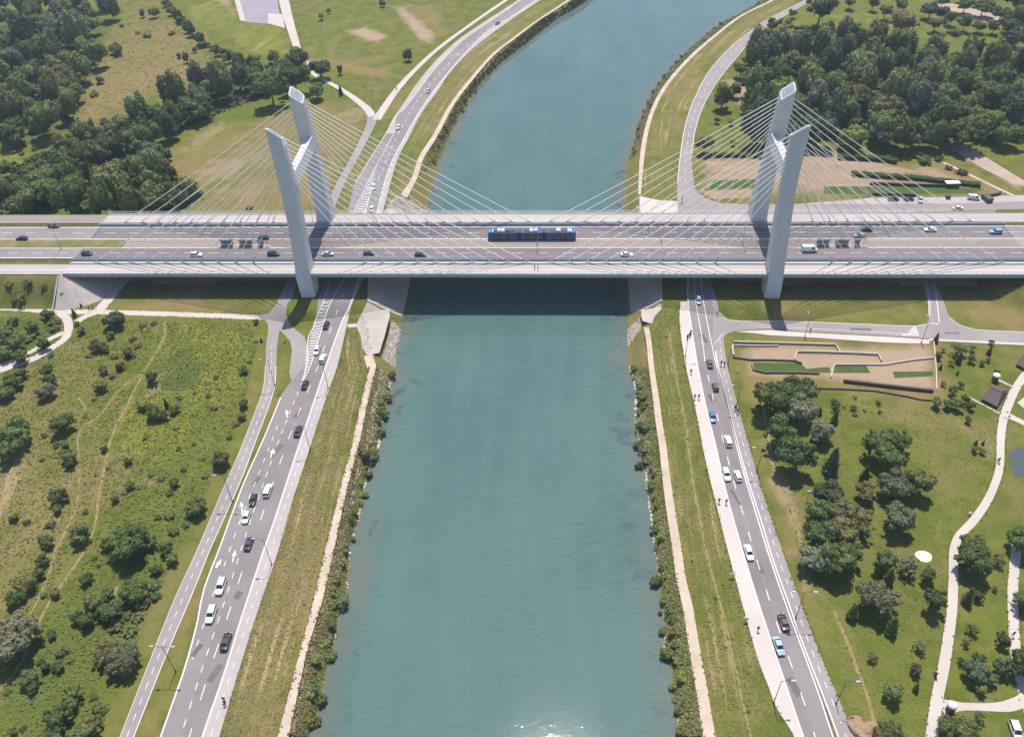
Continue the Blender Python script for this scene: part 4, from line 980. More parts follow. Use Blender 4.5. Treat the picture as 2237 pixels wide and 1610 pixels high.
rcar('saloon','blue',1556,914,0,'blue saloon in the lane beside the pink promenade')
rcar('estate','white',1590,967,1,'white estate car next to the planted kerb above a pair abreast')
rcar('estate','white',1586,1040,0,'white estate car on the promenade side of a pair abreast')
rcar('hatch','white',1611,1043,1,'white hatchback on the kerb side of a pair abreast')
rcar('saloon','white',1635,1210,0,'white saloon alone midway down the right road', 1.05)
rcar('saloon','black',1711,1362,1,'black saloon with pale roof reflection near the lamp on the planted kerb', 1.05)
rcar('saloon','paleblue',1700,1414,0,'pale blue saloon lowest on the right road', 1.05)
go = 'vehicles on the street behind the right pylon'
car('saloon','white',2092,458,2140,457,'white saloon driving on the street behind the right end of the bridge', go)
car('van','white',2126,436,2165,440,'white van parked on the lay-by behind the right end of the bridge', go, s=.85)
car('saloon','navy',1984,438,2010,437,'dark blue saloon parked in the lay-by beside a white car', go)
car('hatch','silver',2010,440,2012,452,'silver hatchback parked askew in the lay-by beside a dark saloon', go)
car('estate','brown',1951,438,1985,437,'brown estate car parked at the left end of the lay-by', go)
car('estate','white',2217,1600,2225,1622,'white car parked on the grass in the lower right corner', None, s=1.05)
# bin trailer, containers on the lay-by and the allotments
def crate(name, px, py, dx, dy, h, mat, label, cat, rz=0, lid=None):
    p = un(px, py); o = empty(name, (p[0], p[1], .03), rz); tag(o, label, cat)
    bm = bmesh.new(); box(bm, -dx/2, dx/2, -dy/2, dy/2, .25, h, .08); from_bm('body', bm, mat, o)
    bm = bmesh.new(); box(bm, -dx/2-.06, dx/2+.06, -dy/2-.06, dy/2+.06, h+.005, h+.12, .04); from_bm('lid', bm, lid or mat, o)
    for sx in (-1, 1):
        for sy in (-1, 1):
            bm = bmesh.new(); tube(bm, (sx*dx*.35, sy*dy*.38-.06, .2), (sx*dx*.35, sy*dy*.38+.06, .2), .2, n=10); from_bm('wheel', bm, M['tyre'], o)
    return o
crate('trailer', 2155, 438, 2.2, 4.0, 1.5, M['timber'], 'dark box trailer parked beside the white van on the lay-by', 'trailer', .2, M['dark_steel'])
crate('storage_container', 2078, 408, 5.0, 2.2, 1.7, M['dark_steel'], 'dark storage container with white lid on the edge of the allotments', 'container', .05, M['white_steel'])
crate('waste_bin', 2070, 434, 1.5, 1.2, 1.3, M['timber'], 'brown waste bin at the back of the lay-by', 'bin', 0)

# ------------------------------------------------------------------ tram
tx0, ty0 = un(1066, 524, D+.35); tx1, _ = un(1258, 524, D+.35); TL = tx1-tx0; TYC = ty0+1.2
tram = empty('tram', ((tx0+tx1)/2, TYC, D+.10)); tag(tram, 'blue articulated tram with sky blue roof ends in the middle of the bridge', 'tram')
hL = TL/2; cuts = [(-hL, -hL*.33), (-hL*.24, hL*.24), (hL*.33, hL)]
def tram_section(x0, x1, nose0, nose1):
    bm = bmesh.new(); wv = 1.2; rings = []
    prof_ = lambda x, w_, zt: [(x,-w_*.9,.25),(x,-w_,.6),(x,-w_,2.5),(x,-w_*.9,zt-.12),(x,-w_*.7,zt),(x,w_*.7,zt),(x,w_*.9,zt-.12),(x,w_,2.5),(x,w_,.6),(x,w_*.9,.25)]
    xs = []
    if nose0: xs += [(x0,.78,2.2),(x0+.25,1.0,2.7),(x0+.9,wv,3.0)]
    else: xs += [(x0,wv,3.0)]
    if nose1: xs += [(x1-.9,wv,3.0),(x1-.25,1.0,2.7),(x1,.78,2.2)]
    else: xs += [(x1,wv,3.0)]
    loft(bm, [prof_(*a) for a in xs]); sec = from_bm('car_section', bm, M['tram_blue'], tram)
    a, b = x0+(1.1 if nose0 else .3), x1-(1.1 if nose1 else .3)
    bm = bmesh.new()
    n = max(2, int((b-a)/1.6)); wd = (b-a)/n
    for i in range(n):
        for sy in (-1, 1): box(bm, a+i*wd+.08, a+(i+1)*wd-.08, sy*1.2-.012, sy*1.2+.012, 1.25, 2.35)
    from_bm('window', bm, M['glass'], sec)
    for k in range(2):
        xx = a+(b-a)*(.3+.4*k)
        for sy in (-1, 1):
            bm = bmesh.new(); box(bm, xx-.65, xx+.65, sy*1.21-.014, sy*1.21+.014, .45, 2.4); from_bm('door', bm, M['glass'], sec)
    bm = bmesh.new(); box(bm, a, b, -1.213, -1.2, .62, .74); box(bm, a, b, 1.2, 1.213, .62, .74); from_bm('side_stripe', bm, M['tram_sky'], sec)
    for e, nz in ((x0, nose0), (x1, nose1)):
        if nz:
            s_ = 1 if e > 0 else -1
            bm = bmesh.new(); box(bm, e-.1 if s_ > 0 else e-.03, e+.03 if s_ > 0 else e+.1, -.66, .66, 1.2, 2.1, .03); from_bm('windscreen', bm, M['glass'], sec)
            bm = bmesh.new(); loft(bm, [[(e-s_*.35,-.9,2.78),(e-s_*.35,.9,2.78),(e-s_*1.9,1.05,3.03),(e-s_*1.9,-1.05,3.03)],[(e-s_*.45,-.85,2.86),(e-s_*.45,.85,2.86),(e-s_*1.9,1.0,3.12),(e-s_*1.9,-1.0,3.12)]]); from_bm('roof_end', bm, M['tram_sky'], sec)
            for sy in (-1, 1):
                bm = bmesh.new(); box(bm, e-.08, e+.04, sy*.6-.12, sy*.6+.12, .7, .9, .02); from_bm('headlight', bm, M['lamp_glass'], sec)
    r = random.Random(int(x0*10)+5); x = a+.8
    while x < b-1.2:
        l = r.uniform(.8, 1.9); bm = bmesh.new(); box(bm, x, min(x+l, b-.3), -.8, .8, 3.0, 3.25+r.random()*.2, .05)
        from_bm('roof_unit', bm, M['tram_gear'] if r.random() < .5 else M['tram_dark'], sec); x += l+.25
    for xx in (a+.9, b-.9):
        bm = bmesh.new()
        for sy in (-.72, .72):
            for dx in (-.55, .55): tube(bm, (xx+dx, sy-.06, .31), (xx+dx, sy+.06, .31), .31, n=12)
        from_bm('bogie_wheels', bm, M['dark_steel'], sec)
for k, (a, b) in enumerate(cuts): tram_section(a, b, k == 0, k == 2)
for (a, b) in ((cuts[0][1], cuts[1][0]), (cuts[1][1], cuts[2][0])):
    bm = bmesh.new(); n = 8
    loft(bm, [[(a+(b-a)*i/n, -w_, .45),(a+(b-a)*i/n, -w_, 2.85),(a+(b-a)*i/n, w_, 2.85),(a+(b-a)*i/n, w_, .45)] for i, w_ in ((i, 1.12 if i % 2 else 1.0) for i in range(n+1))])
    from_bm('bellows', bm, M['bellows'], tram)
bm = bmesh.new()
for sy in (-.5, .5): tube(bm, (.3, sy, 3.3), (1.4, sy*.8, 4.0), .035, n=5); tube(bm, (1.4, sy*.8, 4.0), (.5, sy, 4.7), .03, n=5)
tube(bm, (.5, -.8, 4.72), (.5, .8, 4.72), .035, n=5); from_bm('pantograph', bm, M['dark_steel'], tram)

# ------------------------------------------------------------------ tram stops, poles, lamps, signs
def tram_stop(px0, px1, label, flip):
    x0_, y0_ = un(px0, 541, D); x1_, _ = un(px1, 541, D)
    o = empty('tram_stop', ((x0_+x1_)/2, -2.2, D+.05)); tag(o, label, 'tram stop', 'tram stops on the bridge'); h = (x1_-x0_)/2
    bm = bmesh.new(); box(bm, -h, h, -.75, .75, 0, .24, .03); from_bm('platform', bm, M['pavement'], o)
    for i, (a, b, mt) in enumerate(((-h*.9, -h*.42, M['shelter_blue']), (-h*.2, h*.3, M['shelter_red']), (h*.5, h*.72, M['shelter_blue']))):
        if flip and i == 2: mt = M['shelter_red']
        bm = bmesh.new(); n = 6
        loft(bm, [[(x, -.5+1.0*j/n, 2.35+.15*math.sin(math.pi*j/n)) for j in range(n+1)]+[(x, -.5+1.0*(n-j)/n, 2.29+.15*math.sin(math.pi*(1-j/n))) for j in range(n+1)] for x in (a, b)])
        rf = from_bm('shelter_roof', bm, mt, o)
        bm = bmesh.new()
        for x in np.linspace(a+.1, b-.1, 4): tube(bm, (x, .43, .2), (x, .43, 2.35), .05, n=6); tube(bm, (x, -.45, 2.3), (x, .45, 2.38), .04, n=5)
        from_bm('post', bm, M['dark_steel'], rf)
        bm = bmesh.new(); box(bm, a+.1, b-.1, .42, .44, .5, 2.1); from_bm('glass_screen', bm, M['blue_steel'], rf)
        bm = bmesh.new(); box(bm, a+.5, b-.5, -.5, -.15, .62, .68, .01); box(bm, a+.7, a+.8, -.45, -.2, .24, .62); box(bm, b-.8, b-.7, -.45, -.2, .24, .62); from_bm('bench', bm, M['timber'], rf)
    bm = bmesh.new(); box(bm, -h, h, -.74, -.70, 1.15, 1.2); box(bm, -h, h, -.74, -.70, .7, .73)
    for x in np.arange(-h, h, 1.5): tube(bm, (x, -.72, .2), (x, -.72, 1.2), .03, n=5)
    from_bm('railing', bm, M['dark_steel'], o)
    bm = bmesh.new(); tube(bm, (h*.86, .1, .2), (h*.86, .1, 3.4), .06, n=8); box(bm, h*.86-.35, h*.86+.35, .05, .15, 2.7, 3.3, .02); from_bm('sign_post', bm, M['dark_steel'], o)
tram_stop(476, 592, 'tram stop with dark curved shelters left of the left pylon', False)
tram_stop(1778, 1896, 'tram stop with dark curved shelters right of the right pylon', True)
LG = 'street lamps along the riverside roads'
def lamp(px, py, label, arms=1, h=9.0, rz=0, base=0., mat='dark_steel', group=LG):
    p = un(px, py, base); o = empty('street_lamp', (p[0], p[1], base+.05), rz); tag(o, label, 'street lamp', group)
    bm = bmesh.new(); tube(bm, (0,0,0), (0,0,h), .085, .05, n=8); tube(bm, (0,0,0), (0,0,.5), .2, .17, n=8); from_bm('pole', bm, M[mat], o)
    for k in range(arms):
        s_ = 1 if k == 0 else -1; bm = bmesh.new()
        tube(bm, (0,0,h-.15), (s_*.9,0,h+.25), .05, n=6); tube(bm, (s_*.9,0,h+.25), (s_*1.9,0,h+.3), .05, n=6); from_bm('arm', bm, M[mat], o)
        bm = bmesh.new(); box(bm, min(s_*1.7,s_*2.5), max(s_*1.7,s_*2.5), -.16, .16, h+.24, h+.38, .04); from_bm('lamp_head', bm, M['grey_steel'], o)
lamp(384,1467,'dark street lamp on the grass strip near the bottom of the left cycle path',2,9)
lamp(508,1096,'dark street lamp on the grass strip level with the white hatchback on the left road',2,9)
lamp(600,842,'dark street lamp where the left cycle path and road begin to run together',2,9)
lamp(594,1234,'dark street lamp beside the left pavement level with the left turn arrow',1,9,math.pi)
lamp(717,849,'dark street lamp beside the left pavement nearest the bridge',1,9,math.pi)
lamp(678,985,'dark street lamp beside the left pavement level with the second lane arrow',1,9,math.pi)
lamp(1738,1350,'dark street lamp on the planted kerb beside the black saloon on the right road',2,9)
lamp(1826,1537,'dark street lamp at the outer edge of the right cycle path near the bottom',1,8)
lamp(1608,893,'pale street lamp at the outer edge of the right cycle path beside two walkers',1,8,math.pi)
lamp(1654,1030,'dark street lamp beside the right cycle path level with two white cars abreast',1,8,math.pi)
lamp(1497,780,'slim street lamp on the grass edge of the pink promenade near the bridge',1,8)
lamp(1690,1535,'slim street lamp on the grass edge of the pink promenade near the bottom',1,8)
lamp(1590,797,'slim street lamp beside the cycle path bend near the terraced garden',1,8)
lamp(2012,750,'slim street lamp at the corner of the pavement by the terraced garden',1,8,math.pi/2)
lamp(1758,736,'slim street lamp on the pavement in the striped cable shadows',1,7,math.pi/2)
lamp(816,235,'slim street lamp at the fork of the pale path beyond the bridge',1,8)
BGp = 'tram wire masts in the middle of the bridge'
for (px, py, lab) in ((1174,531,'tall wire mast in front of the blue tram'),(818,503,'wire mast between the left pylon and the blue tram beside the far lanes'),(684,486,'wire mast close beside the far leg of the left pylon'),(1622,530,'wire mast just left of the right pylon'),(134,545,'wire mast on the left approach median')):
    lamp(px, py, lab, 2 if py > 510 else 1, 8.5, math.pi/2, D, 'grey_steel', BGp)
def sign(px, py, label, w_, h_, z_, mat, rz=0, plane=0., cat='sign'):
    p = un(px, py, plane); o = empty('sign', (p[0], p[1], plane), rz); tag(o, label, cat, 'small signs and boxes beside the roads')
    bm = bmesh.new(); tube(bm, (0,0,0), (0,0,z_), .05, n=6); from_bm('post', bm, M['grey_steel'], o)
    bm = bmesh.new(); box(bm, -w_/2, w_/2, -.06, .06, z_-h_, z_, .02); from_bm('panel', bm, mat, o)
sign(1763,1092,'white square sign on a pole among the park trees beside the right cycle path',1.1,.9,3.2,M['white_steel'])
sign(1598,1262,'pale sign at the grass edge of the promenade level with the white saloon',1.2,.8,1.6,M['sand'])
sign(1628,1358,'pale sign at the grass edge of the promenade above the skater',1.0,.8,1.6,M['sand'])
sign(2117,1125,'white round waymark beside the bend of the curved park path',.8,.8,1.0,M['white_steel'])
sign(2066,1585,'white notice board beside the park path junction at the bottom',1.2,1.0,1.4,M['white_steel'])
# white hut, kiosk, sheds
def hut(px, py, label, r=1.5, h=2.6):
    p = un(px, py); o = empty('kiosk', (p[0], p[1], .02)); tag(o, label, 'kiosk', 'small park kiosks with white domed roofs')
    bm = bmesh.new(); tube(bm, (0,0,0), (0,0,h), r*.85, n=12); from_bm('wall', bm, M['timber'], o)
    bm = bmesh.new(); n = 16; prev = None
    for i in range(5):
        t = i/4*math.pi/2; rr, zz = r*1.1*math.cos(t), h+.75*math.sin(t)
        R2 = [bm.verts.new((max(rr,.02)*math.cos(a), max(rr,.02)*math.sin(a), zz)) for a in [2*math.pi*k/n for k in range(n)]]
        if prev: [bm.faces.new((prev[k], prev[(k+1)%n], R2[(k+1)%n], R2[k])) for k in range(n)]
        else: bm.faces.new(R2[::-1])
        prev = R2
    bm.faces.new(prev); from_bm('roof', bm, M['white_steel'], o, smooth=True)
    bm = bmesh.new(); box(bm, -.45, .45, -r*.85-.05, -r*.85+.12, .05, 2.0); from_bm('door', bm, M['dark_steel'], o)
hut(2073,1552,'round kiosk with white domed roof on the path junction at the bottom right', .85, 2.0)
hut(2172,832,'small round kiosk with white roof near the brown tent roof',.9,1.8)
def shed(pts, label, h=3.0):
    q = U(pts); cx_, cy_ = np.mean(q, 0); o = empty('park_shelter', (cx_, cy_, 0)); tag(o, label, 'shelter', 'brown roofed park shelters')
    v = [Vector((p[0]-cx_, p[1]-cy_, 0)) for p in q]; r0, r1 = (v[0]+v[1])/2*.62, (v[2]+v[3])/2*.62
    bm = bmesh.new(); lo = [bm.verts.new(p+Vector((0,0,.9))) for p in v]; a, b = bm.verts.new(r0+Vector((0,0,h))), bm.verts.new(r1+Vector((0,0,h)))
    bm.faces.new((lo[1], lo[2], b, a)); bm.faces.new((lo[3], lo[0], a, b)); bm.faces.new((lo[0], lo[1], a)); bm.faces.new((lo[2], lo[3], b)); bm.faces.new(lo[::-1])
    bmesh.ops.recalc_face_normals(bm, faces=bm.faces); rf = from_bm('roof', bm, M['shed_roof'], o)
    bm = bmesh.new(); tube(bm, r0+Vector((0,0,h+.03)), r1+Vector((0,0,h+.03)), .14, n=6); from_bm('ridge', bm, M['timber'], rf)
    for p in v:
        bm = bmesh.new(); tube(bm, p*.86, p*.86+Vector((0,0,1.1)), .12, n=6); from_bm('post', bm, M['timber'], o)
shed([(2140,876),(2166,846),(2200,856),(2176,894)], 'dark brown hipped shelter roof beside the fork of the park path', 2.6)
shed([(2217,800),(2236,778),(2262,786),(2244,816)], 'dark brown shelter roof cut by the right edge of the picture', 2.6)
# terraced garden walls, hedges and fences
def wall(name, pts, w_, h_, mat, label, cat, group):
    P2 = [Vector((*p, 0)) for p in U(pts)]; bm = bmesh.new()
    A = offset([(p.x,p.y) for p in P2], w_/2); B = offset([(p.x,p.y) for p in P2], -w_/2)
    loft(bm, [[(a[0],a[1],-.05),(a[0],a[1],h_),(b[0],b[1],h_),(b[0],b[1],-.05)] for a, b in zip(A, B)])
    o = from_bm(name, bm, mat); tag(o, label, cat, group); return o
WG = 'concrete walls of the terraced garden'
wallm = surf('garden_wall', (.37,.34,.30), (.44,.40,.36), 1, .85, 3, .2, patch=(.5,.44,.38))
wall('retaining_wall', [(1603,749),(1680,751),(1760,753),(1824,755),(1829,762),(1834,771)], .42, .7, wallm, 'long pale garden wall with a bent right end nearest the street', 'wall', WG)
wall('retaining_wall', [(1600,757),(1599,766),(1602,779)], .5, .9, wallm, 'short pale end wall at the left corner of the terraced garden', 'wall', WG)
wall('retaining_wall', [(1735,788),(1738,778),(1742,770),(1800,771),(1860,773),(1917,776),(1921,782),(1925,790)], .42, .7, wallm, 'middle pale garden wall with both ends bent down', 'wall', WG)
wall('retaining_wall', [(1815,826),(1818,808),(1824,798),(1880,798),(1932,798),(1960,793),(2000,787),(2040,783)], .36, .5, wallm, 'lowest pale garden wall ending at the yellow fence', 'wall', WG)
wall('retaining_wall', [(1605,756),(1650,757),(1700,757)], .3, .5, wallm, 'low inner pale wall parallel to the long garden wall', 'wall', WG)
wall('hedge', [(1842,835),(1880,839),(1920,844),(1980,851),(2038,857)], .6, 1.0, M['shed_roof'], 'dark brown clipped hedge line along the lower side of the terraced garden', 'hedge', None)
wall('timber_edging', [(1772,849),(1840,851),(1910,855),(1980,867),(2010,874),(2038,876)], .3, .5, M['timber'], 'thin brown timber edging below the terraced garden', 'edging', None)
wall('timber_edging', [(1642,798),(1645,810),(1670,816),(1740,816),(1790,818)], .3, .6, M['timber'], 'dark timber edging along the left green garden bed', 'edging', None)
wall('timber_edging', [(1600,782),(1640,788),(1680,788),(1735,790),(1752,796)], .3, .6, M['timber'], 'dark timber edging under the upper soil terrace', 'edging', None)
wall('fence', [(2038,752),(2041,785),(2043,820),(2044,855)], .15, 1.1, M['sand'], 'thin yellowish fence closing the right side of the terraced garden', 'fence', None)
flat('garden_bed', [(1645,792),(1740,793),(1756,800),(1762,806),(1790,803),(1812,802),(1815,814),(1760,816),(1670,814),(1648,808)], .014, M['bed_green'], skirt=False)
flat('garden_bed', [(1825,800),(1893,800),(1902,815),(1820,815)], .014, M['bed_green'], skirt=False)
flat('garden_bed', [(1950,812),(2038,811),(2038,822),(1955,826)], .014, M['bed_green'], skirt=False)
# allotment hedges behind the bridge on the right
hm = surf('hedge_leaves', (.030,.055,.018), (.055,.085,.026), 3, .95, 3, .1, bmp=.8, bd=.4)
for pts, w_, h_, lab in (([(1830,347),(1880,349),(1925,352),(1958,357)], 2.6, 1.6, 'long clipped green hedge below the two silver willows'),
                        ([(1560,342),(1610,342),(1680,346)], 2.4, 1.2, 'low green hedge row in the allotments left of the right pylon'),
                        ([(1860,383),(1930,388),(2000,392),(2060,399),(2140,408)], 2.6, 1.3, 'long green hedge row crossing the allotments right of the pylon')):
    P2 = resample(catmull(U(pts)), 60); bm = bmesh.new(); A = offset(P2, w_/2); B = offset(P2, -w_/2)
    rr = random.Random(3)
    loft(bm, [[(a[0]+rr.uniform(-.2,.2),a[1]+rr.uniform(-.3,.3),-.05),(a[0],a[1]+rr.uniform(-.2,.2),h_*rr.uniform(.8,1.1)),((a[0]+b[0])/2,(a[1]+b[1])/2,h_*rr.uniform(1,1.3)),(b[0],b[1]+rr.uniform(-.2,.2),h_*rr.uniform(.8,1.1)),(b[0]+rr.uniform(-.2,.2),b[1]+rr.uniform(-.3,.3),-.05)] for a, b in zip(A, B)])
    tag(from_bm('hedge', bm, hm), lab, 'hedge', 'clipped hedges behind the right pylon')
for pts, mt in (([(1540,352),(1680,352),(1690,362),(1545,364)],'soil'),([(1570,372),(1690,370),(1690,388),(1560,392)],'soil'),([(1750,360),(1830,360),(1960,366),(2030,378),(1860,378),(1750,372)],'soil'),([(1745,392),(1850,392),(1900,400),(1745,404)],'soil'),([(1800,408),(2060,408),(2150,414),(2120,424),(1800,424)],'bed_green'),([(1555,395),(1660,392),(1660,410),(1550,414)],'bed_green'),([(1530,418),(1640,414),(1645,432),(1560,436)],'soil')):
    flat('garden_bed', pts, .012, M[mt], skirt=False)
fm = plain('dark_fence', (.075,.05,.055), .8)
for pts, lab in (([(1900,404),(1980,407),(2070,409)], 'dark low fence along the upper allotment beds right of the pylon'), ([(1895,427),(1960,428),(2000,430)], 'dark low fence behind the lay-by, left of the parked cars'), ([(2160,431),(2180,427),(2185,423)], 'dark low fence at the right end of the lay-by')):
    wall('fence', pts, .5, 1.1, fm, lab, 'fence', 'low dark fences around the allotments')

# ------------------------------------------------------------------ people
def person_proto(k):
    st = (.16, .05, .24)[k]      # stride
    J = {'pel':(0,0,.93,.13),'wai':(0,0,1.12,.12),'che':(.01,0,1.33,.145),'nec':(.01,0,1.49,.055),'hd0':(.02,0,1.60,.085),'hd1':(.025,0,1.70,.08),
         'hL':(0,.09,.90,.095),'kL':(st*.6,.10,.50,.062),'aL':(st,.10,.09,.042),'tL':(st+.15,.11,.04,.035),
         'hR':(0,-.09,.90,.095),'kR':(-st*.2,-.10,.50,.062),'aR':(-st,-.10,.10,.042),'tR':(-st+.13,-.11,.04,.035),
         'sL':(0,.19,1.40,.065),'eL':(-.06-st*.3,.25,1.13,.045),'wL':(.05-st*.2,.24,.90,.034),'fL':(.08-st*.2,.23,.80,.03),
         'sR':(0,-.19,1.40,.065),'eR':(.02+st*.4,-.25,1.13,.045),'wR':(.16+st*.3,-.23,.92,.034),'fR':(.2+st*.3,-.22,.82,.03)}
    Ed = [('pel','wai'),('wai','che'),('che','nec'),('nec','hd0'),('hd0','hd1'),('pel','hL'),('hL','kL'),('kL','aL'),('aL','tL'),('pel','hR'),('hR','kR'),('kR','aR'),('aR','tR'),
          ('che','sL'),('sL','eL'),('eL','wL'),('wL','fL'),('che','sR'),('sR','eR'),('eR','wR'),('wR','fR')]
    names = list(J); me = bpy.data.meshes.new('person'); me.from_pydata([J[n][:3] for n in names], [(names.index(a), names.index(b)) for a, b in Ed], [])
    o = bpy.data.objects.new('person', me); COL.objects.link(o)
    md = o.modifiers.new('skin', 'SKIN'); md.use_smooth_shade = True
    for i, n in enumerate(names): me.skin_vertices[0].data[i].radius = (J[n][3],)*2
    me.skin_vertices[0].data[0].use_root = True
    s2 = o.modifiers.new('sub', 'SUBSURF'); s2.levels = 1; s2.render_levels = 1
    dg = bpy.context.evaluated_depsgraph_get(); m2 = bpy.data.meshes.new_from_object(o.evaluated_get(dg))
    bpy.data.objects.remove(o)
    m2.materials.clear()
    for mt in ('skin','denim'): m2.materials.append(M[mt])
    shirt = bpy.data.meshes.new('shirt')
    bm = bmesh.new(); bm.from_mesh(m2)
    for f in bm.faces:
        c = f.calc_center_median(); f.material_index = 1 if c.z < .98 and abs(c.y) < .2 else 0
    b2 = bm.copy()
    bmesh.ops.delete(b2, geom=[f for f in b2.faces if not (.9 < f.calc_center_median().z < 1.46 and not (f.calc_center_median().z < 1.1 and abs(f.calc_center_median().y) > .19))], context='FACES')
    for v in b2.verts: v.co += v.normal*.018
    for f in b2.faces: f.material_index = 0
    b2.to_mesh(shirt); b2.free(); shirt.materials.append(M['cloth'])
    b3 = bm.copy(); hair = bpy.data.meshes.new('hair')
    bmesh.ops.delete(b3, geom=[f for f in b3.faces if f.calc_center_median().z < (1.60 if f.calc_center_median().x < .02 else 1.70)], context='FACES')
    for v in b3.verts: v.co += v.normal*.015
    b3.to_mesh(hair); b3.free(); hair.materials.append(M['hair'])
    bm.to_mesh(m2); bm.free(); m2.name = 'person_body'
    return m2, shirt, hair
PPL = [person_proto(k) for k in range(3)]
def person(px, py, label, col, k=0, rz=0., plane=.14, group='people walking by the river'):
    p = un(px, py, plane); b, s_, h = PPL[k]
    o = link_mesh('person', b, loc=(p[0], p[1], plane+.01)); o.rotation_euler = (0,0,rz); o.scale = (1.08,)*3
    tag(o, label, 'person', group)
    for nme, me in (('shirt', s_), ('hair', h)):
        c = link_mesh(nme, me, parent=o); c.color = (*col, 1)
    return o
up, dn = math.pi/2, -math.pi/2
person(1168,588,'walker in dark clothes on the bridge walkway, left one of a pair below the tram',(.03,.03,.04),0,0,DZ+.14,'people on the bridge')
person(1175,591,'walker in dark clothes on the bridge walkway, right one of a pair below the tram',(.06,.04,.05),1,0,DZ+.14,'people on the bridge')
person(1444,533,'person in red brown top standing on the tram track right of the tram',(.22,.05,.03),1,0,DZ+.1,'people on the bridge')
person(1509,817,'lone walker on the promenade above a pair of walkers',(.02,.02,.03),0,dn)
person(1517,872,'walker on the promenade, grass side one of a pair abreast',(.03,.03,.03),0,up)
person(1526,872,'walker on the promenade, road side one of a pair abreast',(.05,.05,.06),2,up)
person(1570,1099,'walker on the grass side of the promenade level with the upper tree group',(.02,.02,.02),2,up)
person(1586,1101,'walker on the road side of the promenade level with the upper tree group',(.04,.03,.03),0,up)
person(1655,1378,'skater on the promenade below the lower pale sign',(.12,.10,.08),2,dn)
person(1575,799,'walker on the cycle path near the garden corner, left one of two',(.03,.03,.04),0,up,.06)
person(1582,800,'walker on the cycle path near the garden corner, right one of two',(.05,.03,.03),2,up,.06)
person(1605,896,'walker on the cycle path beside the pale lamp, left one of two',(.03,.03,.03),0,dn,.06)
person(1611,903,'walker on the cycle path beside the pale lamp, right one of two',(.02,.03,.05),1,dn,.06)
person(1566,691,'person standing on the corner where the side street meets the right road',(.03,.03,.03),1,0,.04)
person(1769,727,'person on the pavement among the striped cable shadows',(.02,.02,.02),0,0,.13)
person(491,1532,'walker in dark clothes on the left pavement near the bottom',(.06,.05,.05),2,up)
person(493,1539,'walker in dark shorts just behind another on the left pavement near the bottom',(.02,.02,.02),0,up)
person(1490,438,'person in black behind the far deck edge, nearer the trees',(.02,.02,.02),0,up,.04)
person(1489,446,'person in black behind the far deck edge, nearer the bridge',(.02,.02,.02),2,up,.04)
person(196,679,'person on the pale path below the left stone cone',(.10,.03,.05),0,0,.03)
person(203,674,'person in pink on the pale path nearer the left stone cone',(.35,.10,.14),1,0,.03)
person(867,199,'walker on the pale path beyond the bridge above its fork',(.05,.05,.05),0,up,.03)
person(2210,1172,'dark clad person on the right hand park path at the edge of the picture',(.02,.02,.02),1,up,.03)
person(2211,1390,'person on the right hand park path beside small trees',(.03,.03,.03),0,up,.03)
def bike(px, py, label, col, rz, plane, scooter=False, group='cyclists by the river'):
    p = un(px, py, plane); o = empty('bicycle' if not scooter else 'scooter', (p[0], p[1], plane+.01), rz); tag(o, label, 'scooter' if scooter else 'bicycle', group if not scooter else None)
    for x in (-.52, .52):
        bm = bmesh.new(); n = 18; r_ = .34
        ring = [(x+r_*math.cos(t), 0, r_+.01+r_*math.sin(t)) for t in [2*math.pi*i/n for i in range(n)]]
        for a, b in zip(ring, ring[1:]+ring[:1]): tube(bm, a, b, .05 if scooter else .025, n=5, caps=False)
        for t in range(0, n, 3): tube(bm, (x,0,r_), ring[t], .006, n=3, caps=False)
        from_bm('wheel', bm, M['tyre'], o)
    bm = bmesh.new()
    for a, b in (((-.52,0,.35),(-.1,0,.33)),((-.1,0,.33),(-.2,0,.8)),((-.2,0,.8),(.38,0,.82)),((.38,0,.82),(-.1,0,.33)),((.38,0,.95),(.52,0,.35)),((-.52,0,.35),(-.2,0,.78))): tube(bm, a, b, .06 if scooter else .025, n=6)
    from_bm('frame', bm, M['dark_steel'], o)
    bm = bmesh.new(); tube(bm, (.36,-.28,1.0), (.36,.28,1.0), .02, n=6); from_bm('handlebar', bm, M['dark_steel'], o)
    bm = bmesh.new(); box(bm, -.34, -.08, -.07, .07, .84, .9, .02); from_bm('saddle', bm, M['tyre'], o)
    b_, s_, h_ = PPL[1]; q = link_mesh('person', b_, loc=(p[0]-.05*math.cos(rz), p[1]-.05*math.sin(rz), plane+.02)); q.rotation_euler = (0,0,rz); q.scale = (1.05,)*3
    tag(q, label.replace('bicycle', 'rider astride a bicycle').replace('scooter', 'rider astride a scooter', 1), 'person', 'riders')
    for nme, me in (('shirt', s_), ('hair', h_)): link_mesh(nme, me, parent=q).color = (*col, 1)
bike(1501,741,'bicycle on the promenade near the bridge, lowest of three',(.02,.02,.02),up,.14)
bike(1506,736,'bicycle on the promenade near the bridge, middle of three',(.04,.03,.03),up+.3,.14)
bike(1509,731,'bicycle on the promenade near the bridge, uppermost of three',(.03,.03,.05),up-.2,.14)
bike(2042,1478,'scooter on the park path near the bottom right junction',(.02,.02,.02),up,.03,True)
bike(2180,1010,'bicycle on the park path beside the pond',(.06,.06,.05),up,.03)

